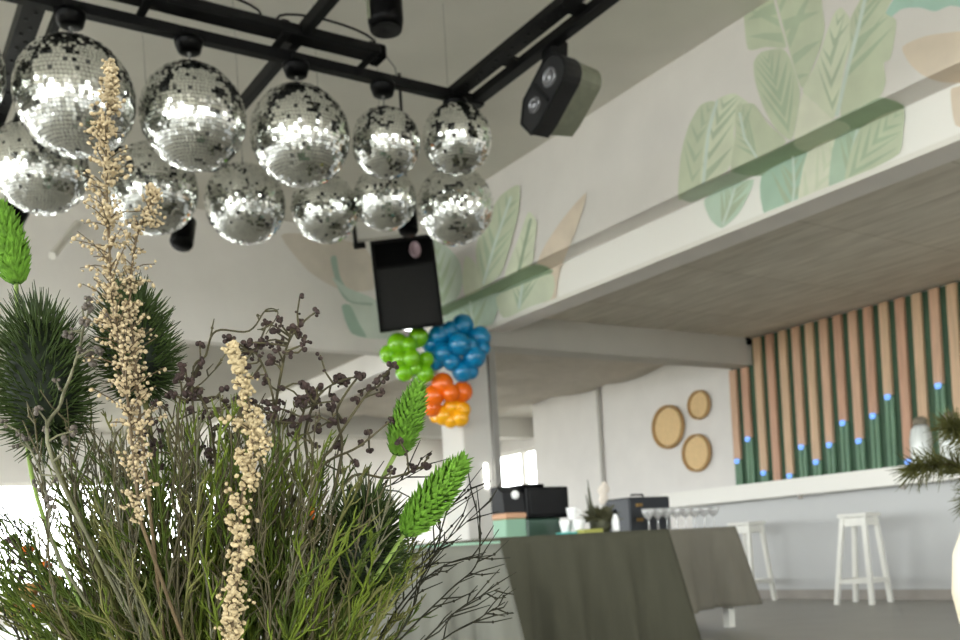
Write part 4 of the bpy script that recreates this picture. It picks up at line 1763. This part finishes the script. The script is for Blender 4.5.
seed_branch([(60, 560), (48, 500), (40, 470), (26, 440)], [(20, 435), (36, 450), (70, 470), (52, 505)], 'grey seed head branch below the left spiky head', M['twig_grey'], M['berry_grey'], .68, .0015, 6, .0022)
seed_branch([(120, 560), (126, 500), (140, 440), (150, 420)], [(120, 470), (140, 455), (160, 445), (110, 450)], 'seed head branch at the foot of the tall straw plume', nrand=10)
seed_branch([(60, 630), (40, 590), (16, 545)], [(12, 560), (22, 575), (8, 540)], 'small dark seed head branch at the lower left', nrand=3)


# plumes of tiny straw florets
def plume(pts, widths, lab, mf, ms, d, nfl, rf, branchy):
    rr = [P(x, y, d) for x, y in pts]
    B = base_pt(0, rnd)
    root = root_at('dried_plume', lab, 'dried flower', B)
    st = curve(rr, 10)
    body = [B] + st if True else st
    g = MB()
    g.tube([B] + st, [.0014] + [.0012 * (1 - .6 * k / (len(st) - 1)) for k in range(len(st))], 6)
    h = MB()
    N = len(st)
    for b_i in range(branchy):
        f = min(.999, max(0, (int(rnd.random() * 17) + .5 + rnd.gauss(0, .28)) / 17))
        s = f * (N - 1)
        a = min(int(s), N - 2)
        p = st[a].lerp(st[a + 1], s - a)
        seg = f * (len(widths) - 1)
        k = min(int(seg), len(widths) - 2)
        wd = widths[k] + (widths[k + 1] - widths[k]) * (seg - k)
        wd *= PXM
        dr = (st[a + 1] - st[a]).normalized()
        v = rand_unit(rnd)
        v = (v - dr * v.dot(dr)).normalized()
        L = wd * rnd.uniform(.3, 1.0) ** .8
        e = p + (v * .85 + dr * rnd.uniform(.1, .9)).normalized() * L
        g.tube([p, p.lerp(e, .5) + dr * L * .08, e], [.0005, .0004, .0003], 4, False)
        n_ = nfl
        for j in range(n_):
            u = (j + rnd.random() + .15) / n_
            c = p.lerp(e, u) + rand_unit(rnd) * rf * 1.8
            rot = Euler((rnd.uniform(0, 6), rnd.uniform(0, 6), 0)).to_matrix()
            h.ball(c, rf * rnd.uniform(.6, 1.15), 6, 4, (1, .8, rnd.uniform(.9, 1.5)), rot)
    fin(g, 'stem', ms, root)
    fin(h, 'florets', mf, root)


plume([(140, 520), (133, 450), (125, 380), (113, 300), (108, 220), (106, 150), (108, 100), (111, 62)], [14, 30, 44, 40, 34, 28, 24, 14, 4], 'tall straw coloured plume rising up to the front mirror balls', M['plume'], M['plume_stem'], .63, 8, .00125, 210)
plume([(140, 420), (134, 350), (130, 300), (136, 240), (150, 205), (152, 190)], [10, 18, 22, 20, 14, 5], 'side spray of the straw plume, right of its tip', M['plume'], M['plume_stem'], .64, 7, .0012, 80)
plume([(236, 660), (232, 620), (238, 570), (240, 510), (250, 460), (252, 420), (242, 380), (230, 345)], [14, 15, 17, 16, 17, 24, 12, 5], 'shorter dense cream plume in the middle, drooping at its tip', M['plume_pale'], M['plume_stem'], .6, 7, .0015, 150)


# spiky dark green heads
def spiky(center, axis_px, wpx, hpx, d, lab):
    c = P(*center, d)
    B = base_pt(0, rnd)
    root = root_at('spiky_head', lab, 'thistle', B, 'dark spiky heads of the bouquet')
    ax_ = (P(center[0] + axis_px[0], center[1] + axis_px[1], d) - c).normalized()
    q = ax_.to_track_quat('Z', 'Y').to_matrix()
    s = d / 1000
    a, hgt = wpx / 2 * s, hpx / 2 * s
    g = MB()
    prof_ = []
    for k in range(15):
        t = k / 14
        z = -1 + 2 * t
        r = math.sqrt(max(0, 1 - z * z)) * (1.12 - .22 * t)
        prof_.append((r * a * .8, z * hgt * .84))
    g.lathe(prof_, 28, Matrix.Translation(c) @ q.to_4x4())
    fin(g, 'head', M['thistle'], root)
    h = MB()
    N = 900
    for i in range(N):
        z = -1 + 2 * (i + .5) / N
        ph = i * 2.39996 + rnd.uniform(-.1, .1)
        rr_ = math.sqrt(1 - z * z)
        t = (z + 1) / 2
        sr = rr_ * (1.12 - .22 * t)
        p = Vector((sr * a * .78 * math.cos(ph), sr * a * .78 * math.sin(ph), z * hgt * .88))
        n_ = Vector((rr_ * math.cos(ph), rr_ * math.sin(ph), z * .6)).normalized()
        v = (n_ + Vector((0, 0, .3)) + rand_unit(rnd) * .3).normalized()
        L = rnd.uniform(.011, .026) * (wpx / 100)
        p, v = q @ p, q @ v
        h.tube([c + p, c + p + v * L * .5, c + p + v * L + (q @ Vector((0, 0, 1))) * L * .12], [.0009, .0006, .0002], 3, False)
    fin(h, 'spikes', M['spike'], root)
    g = MB()
    bot = c - ax_ * hgt * .85
    g.tube(curve([B, B.lerp(bot, .5) + Vector((0, 0, .01)), bot], 6), [.0022] * 13, 8)
    fin(g, 'stem', M['broom'][1], root)


spiky((42, 380), (-8, -90), 84, 152, .72, 'large dark green spiky head at the left of the bouquet')
spiky((136, 345), (-10, -60), 70, 120, .76, 'dark green spiky head behind the tall straw plume')
spiky((362, 552), (12, -60), 80, 116, .72, 'dark green spiky head low at the right of the bouquet')


# bright green seed heads (overlapping bracts)
def green_head(bottom, top, wpx, d, lab, stem_px):
    b0, t0 = P(*bottom, d), P(*top, d - .01)
    ax_ = (t0 - b0)
    hgt = ax_.length
    ax_.normalize()
    q = ax_.to_track_quat('Z', 'Y').to_matrix()
    s = d / 1000
    a = wpx / 2 * s
    B = base_pt(0, rnd)
    root = root_at('green_seed_head', lab, 'grass head', B, 'bright green seed heads of the bouquet')
    g = MB()
    N = 300
    prof_ = []
    for k in range(11):
        t = k / 10
        prof_.append((a * .62 * math.sin(PI * min(1, .1 + .88 * t)) ** .8, t * hgt * .95))
    g.lathe(prof_, 16, Matrix.Translation(b0) @ q.to_4x4())
    fin(g, 'core', M['bract_core'], root)
    g = MB()
    for i in range(N):
        t = (i + .5) / N
        ph = i * 2.39996
        r = a * .62 * (math.sin(PI * min(.985, .08 + .9 * t))) ** .75
        p = Vector((r * math.cos(ph), r * math.sin(ph), t * hgt * .93))
        out = Vector((math.cos(ph), math.sin(ph), 0))
        v = (out * (1.05 - .5 * t) + Vector((0, 0, 1)) + rand_unit(rnd) * .22).normalized()
        L = .0098 * (wpx / 36) * (1.0 - .3 * t) * rnd.uniform(.8, 1.15)
        w = L * .27
        side = v.cross(out)
        if side.length < 1e-4:
            side = Vector((1, 0, 0))
        side.normalize()
        nn = side.cross(v)
        pts = [p - v * L * .15, p + v * L * .3 + side * w, p + v * L * .3 + nn * -w * .5, p + v * L * .3 - side * w, p + v * L * .3 + nn * w * .5, p + v * L]
        pts = [b0 + q @ x for x in pts]
        g.add(pts, [(0, 1, 2), (0, 2, 3), (0, 3, 4), (0, 4, 1), (5, 2, 1), (5, 3, 2), (5, 4, 3), (5, 1, 4)])
    fin(g, 'bracts', M['bract'], root)
    g = MB()
    pts = [B] + [P(x, y, d) for x, y in stem_px] + [b0 + ax_ * .004]
    st = curve(pts, 6)
    g.tube(st, .0016, 7)
    fin(g, 'stem', M['bright_stem'], root)


green_head((17, 284), (-2, 200), 40, .72, 'bright green seed head at the far left edge', [(60, 560), (24, 420), (19, 330)])
green_head((396, 455), (420, 380), 35, .74, 'upper right bright green seed head below the balloons', [(330, 600), (372, 500)])
green_head((404, 534), (468, 455), 40, .70, 'lower right bright green seed head tilted to the right', [(300, 690), (352, 612)])


# small orange and tan flowers
def small_flower(c, r, d, lab, m, petals=9, bud=False):
    p = P(*c, d)
    B = base_pt(0, rnd)
    root = root_at('dried_flower' if not bud else 'flower_bud', lab, 'flower', B)
    g = MB()
    if bud:
        g.ball(p, r, 8, 7, (.7, .7, 1.5))
    else:
        for k in range(petals):
            a = k * 2.4
            v = Vector((math.cos(a), math.sin(a), .35 + .5 * (k / petals))).normalized()
            g.ball(p + v * r * .6, r * .45, 6, 5, (1, 1, .6))
        g.ball(p, r * .5, 7, 5)
    fin(g, 'petals', m, root)
    g = MB()
    g.tube(curve([B, B.lerp(p, .6) + Vector((0, 0, .01)), p], 5), .0013, 5)
    fin(g, 'stem', M['twig'], root)


small_flower((312, 513), .0032, .7, 'small orange bud right of the cream plume', M['orange_petal'], bud=True)
for (c, r, lab, m) in (((27, 551), .007, 'orange dried flower at the lower left, topmost of its patch', M['orange_petal']),
                       ((44, 566), .006, 'rust orange dried flower beside the topmost orange one', M['orange_petal']),
                       ((30, 592), .012, 'tan dried flower under the orange ones at lower left', M['tan_petal']),
                       ((52, 584), .010, 'tan dried flower lower left, right of its twin', M['tan_petal']),
                       ((40, 608), .007, 'small orange dried flower among the tan ones', M['orange_petal']),
                       ((12, 612), .011, 'tan dried flower at the left edge near the bottom', M['tan_petal']),
                       ((60, 618), .010, 'tan dried flower lowest at the bottom left', M['tan_petal']),
                       ((108, 588), .005, 'pale tan dried flower right of the orange patch', M['tan_petal'])):
    small_flower(c, r, .8, lab, m)

# ------------------------------------------------------------------ cream vase with pine spray at the right edge
q = at_d(1017, 600, 2.0)
cv = thing('tall_vase', 'rounded cream vase cut by the right edge of the photo', 'vase', (q.x, q.y, TBL))
H_v = .32
g = MB()
g.lathe([(0, 0), (.075, 0), (.105, .05), (.118, .12), (.112, .2), (.085, .27), (.05, .3), (.05, H_v), (.045, H_v), (.044, .29), (0, .28)], 36)
g.build('vase_body', M['cream_vase'], cv)
vb = Vector((q.x, q.y, TBL + .28))
rnd = random.Random(77)
for (tip, lab) in (((914, 468), 'pine sprig pointing left in front of the lanterns'), ((950, 426), 'pine sprig rising in front of the right lantern'), ((975, 500), 'pine sprig drooping over the cream vase')):
    T = at_d(*tip, 1.95)
    root = root_at('pine_sprig', lab, 'pine branch', vb)
    mid = vb.lerp(T, .55) + Vector((0, 0, .04))
    st = curve([vb, mid, T], 10)
    g = MB()
    g.tube(st, [.004 * (1 - .6 * k / (len(st) - 1)) for k in range(len(st))], 6)
    fin(g, 'stem', M['plume_stem'], root)
    g = MB()
    for i in range(420):
        f = rnd.uniform(.35, 1)
        s = f * (len(st) - 1)
        a = min(int(s), len(st) - 2)
        p = st[a].lerp(st[a + 1], s - a)
        dr = (st[a + 1] - st[a]).normalized()
        v = (dr * .9 + rand_unit(rnd) * .9).normalized()
        L = rnd.uniform(.03, .06)
        g.tube([p, p + v * L * .5, p + v * L + Vector((0, 0, -.004))], [.0011, .0011, .0004], 3, False)
    fin(g, 'needles', M['pine'], root)
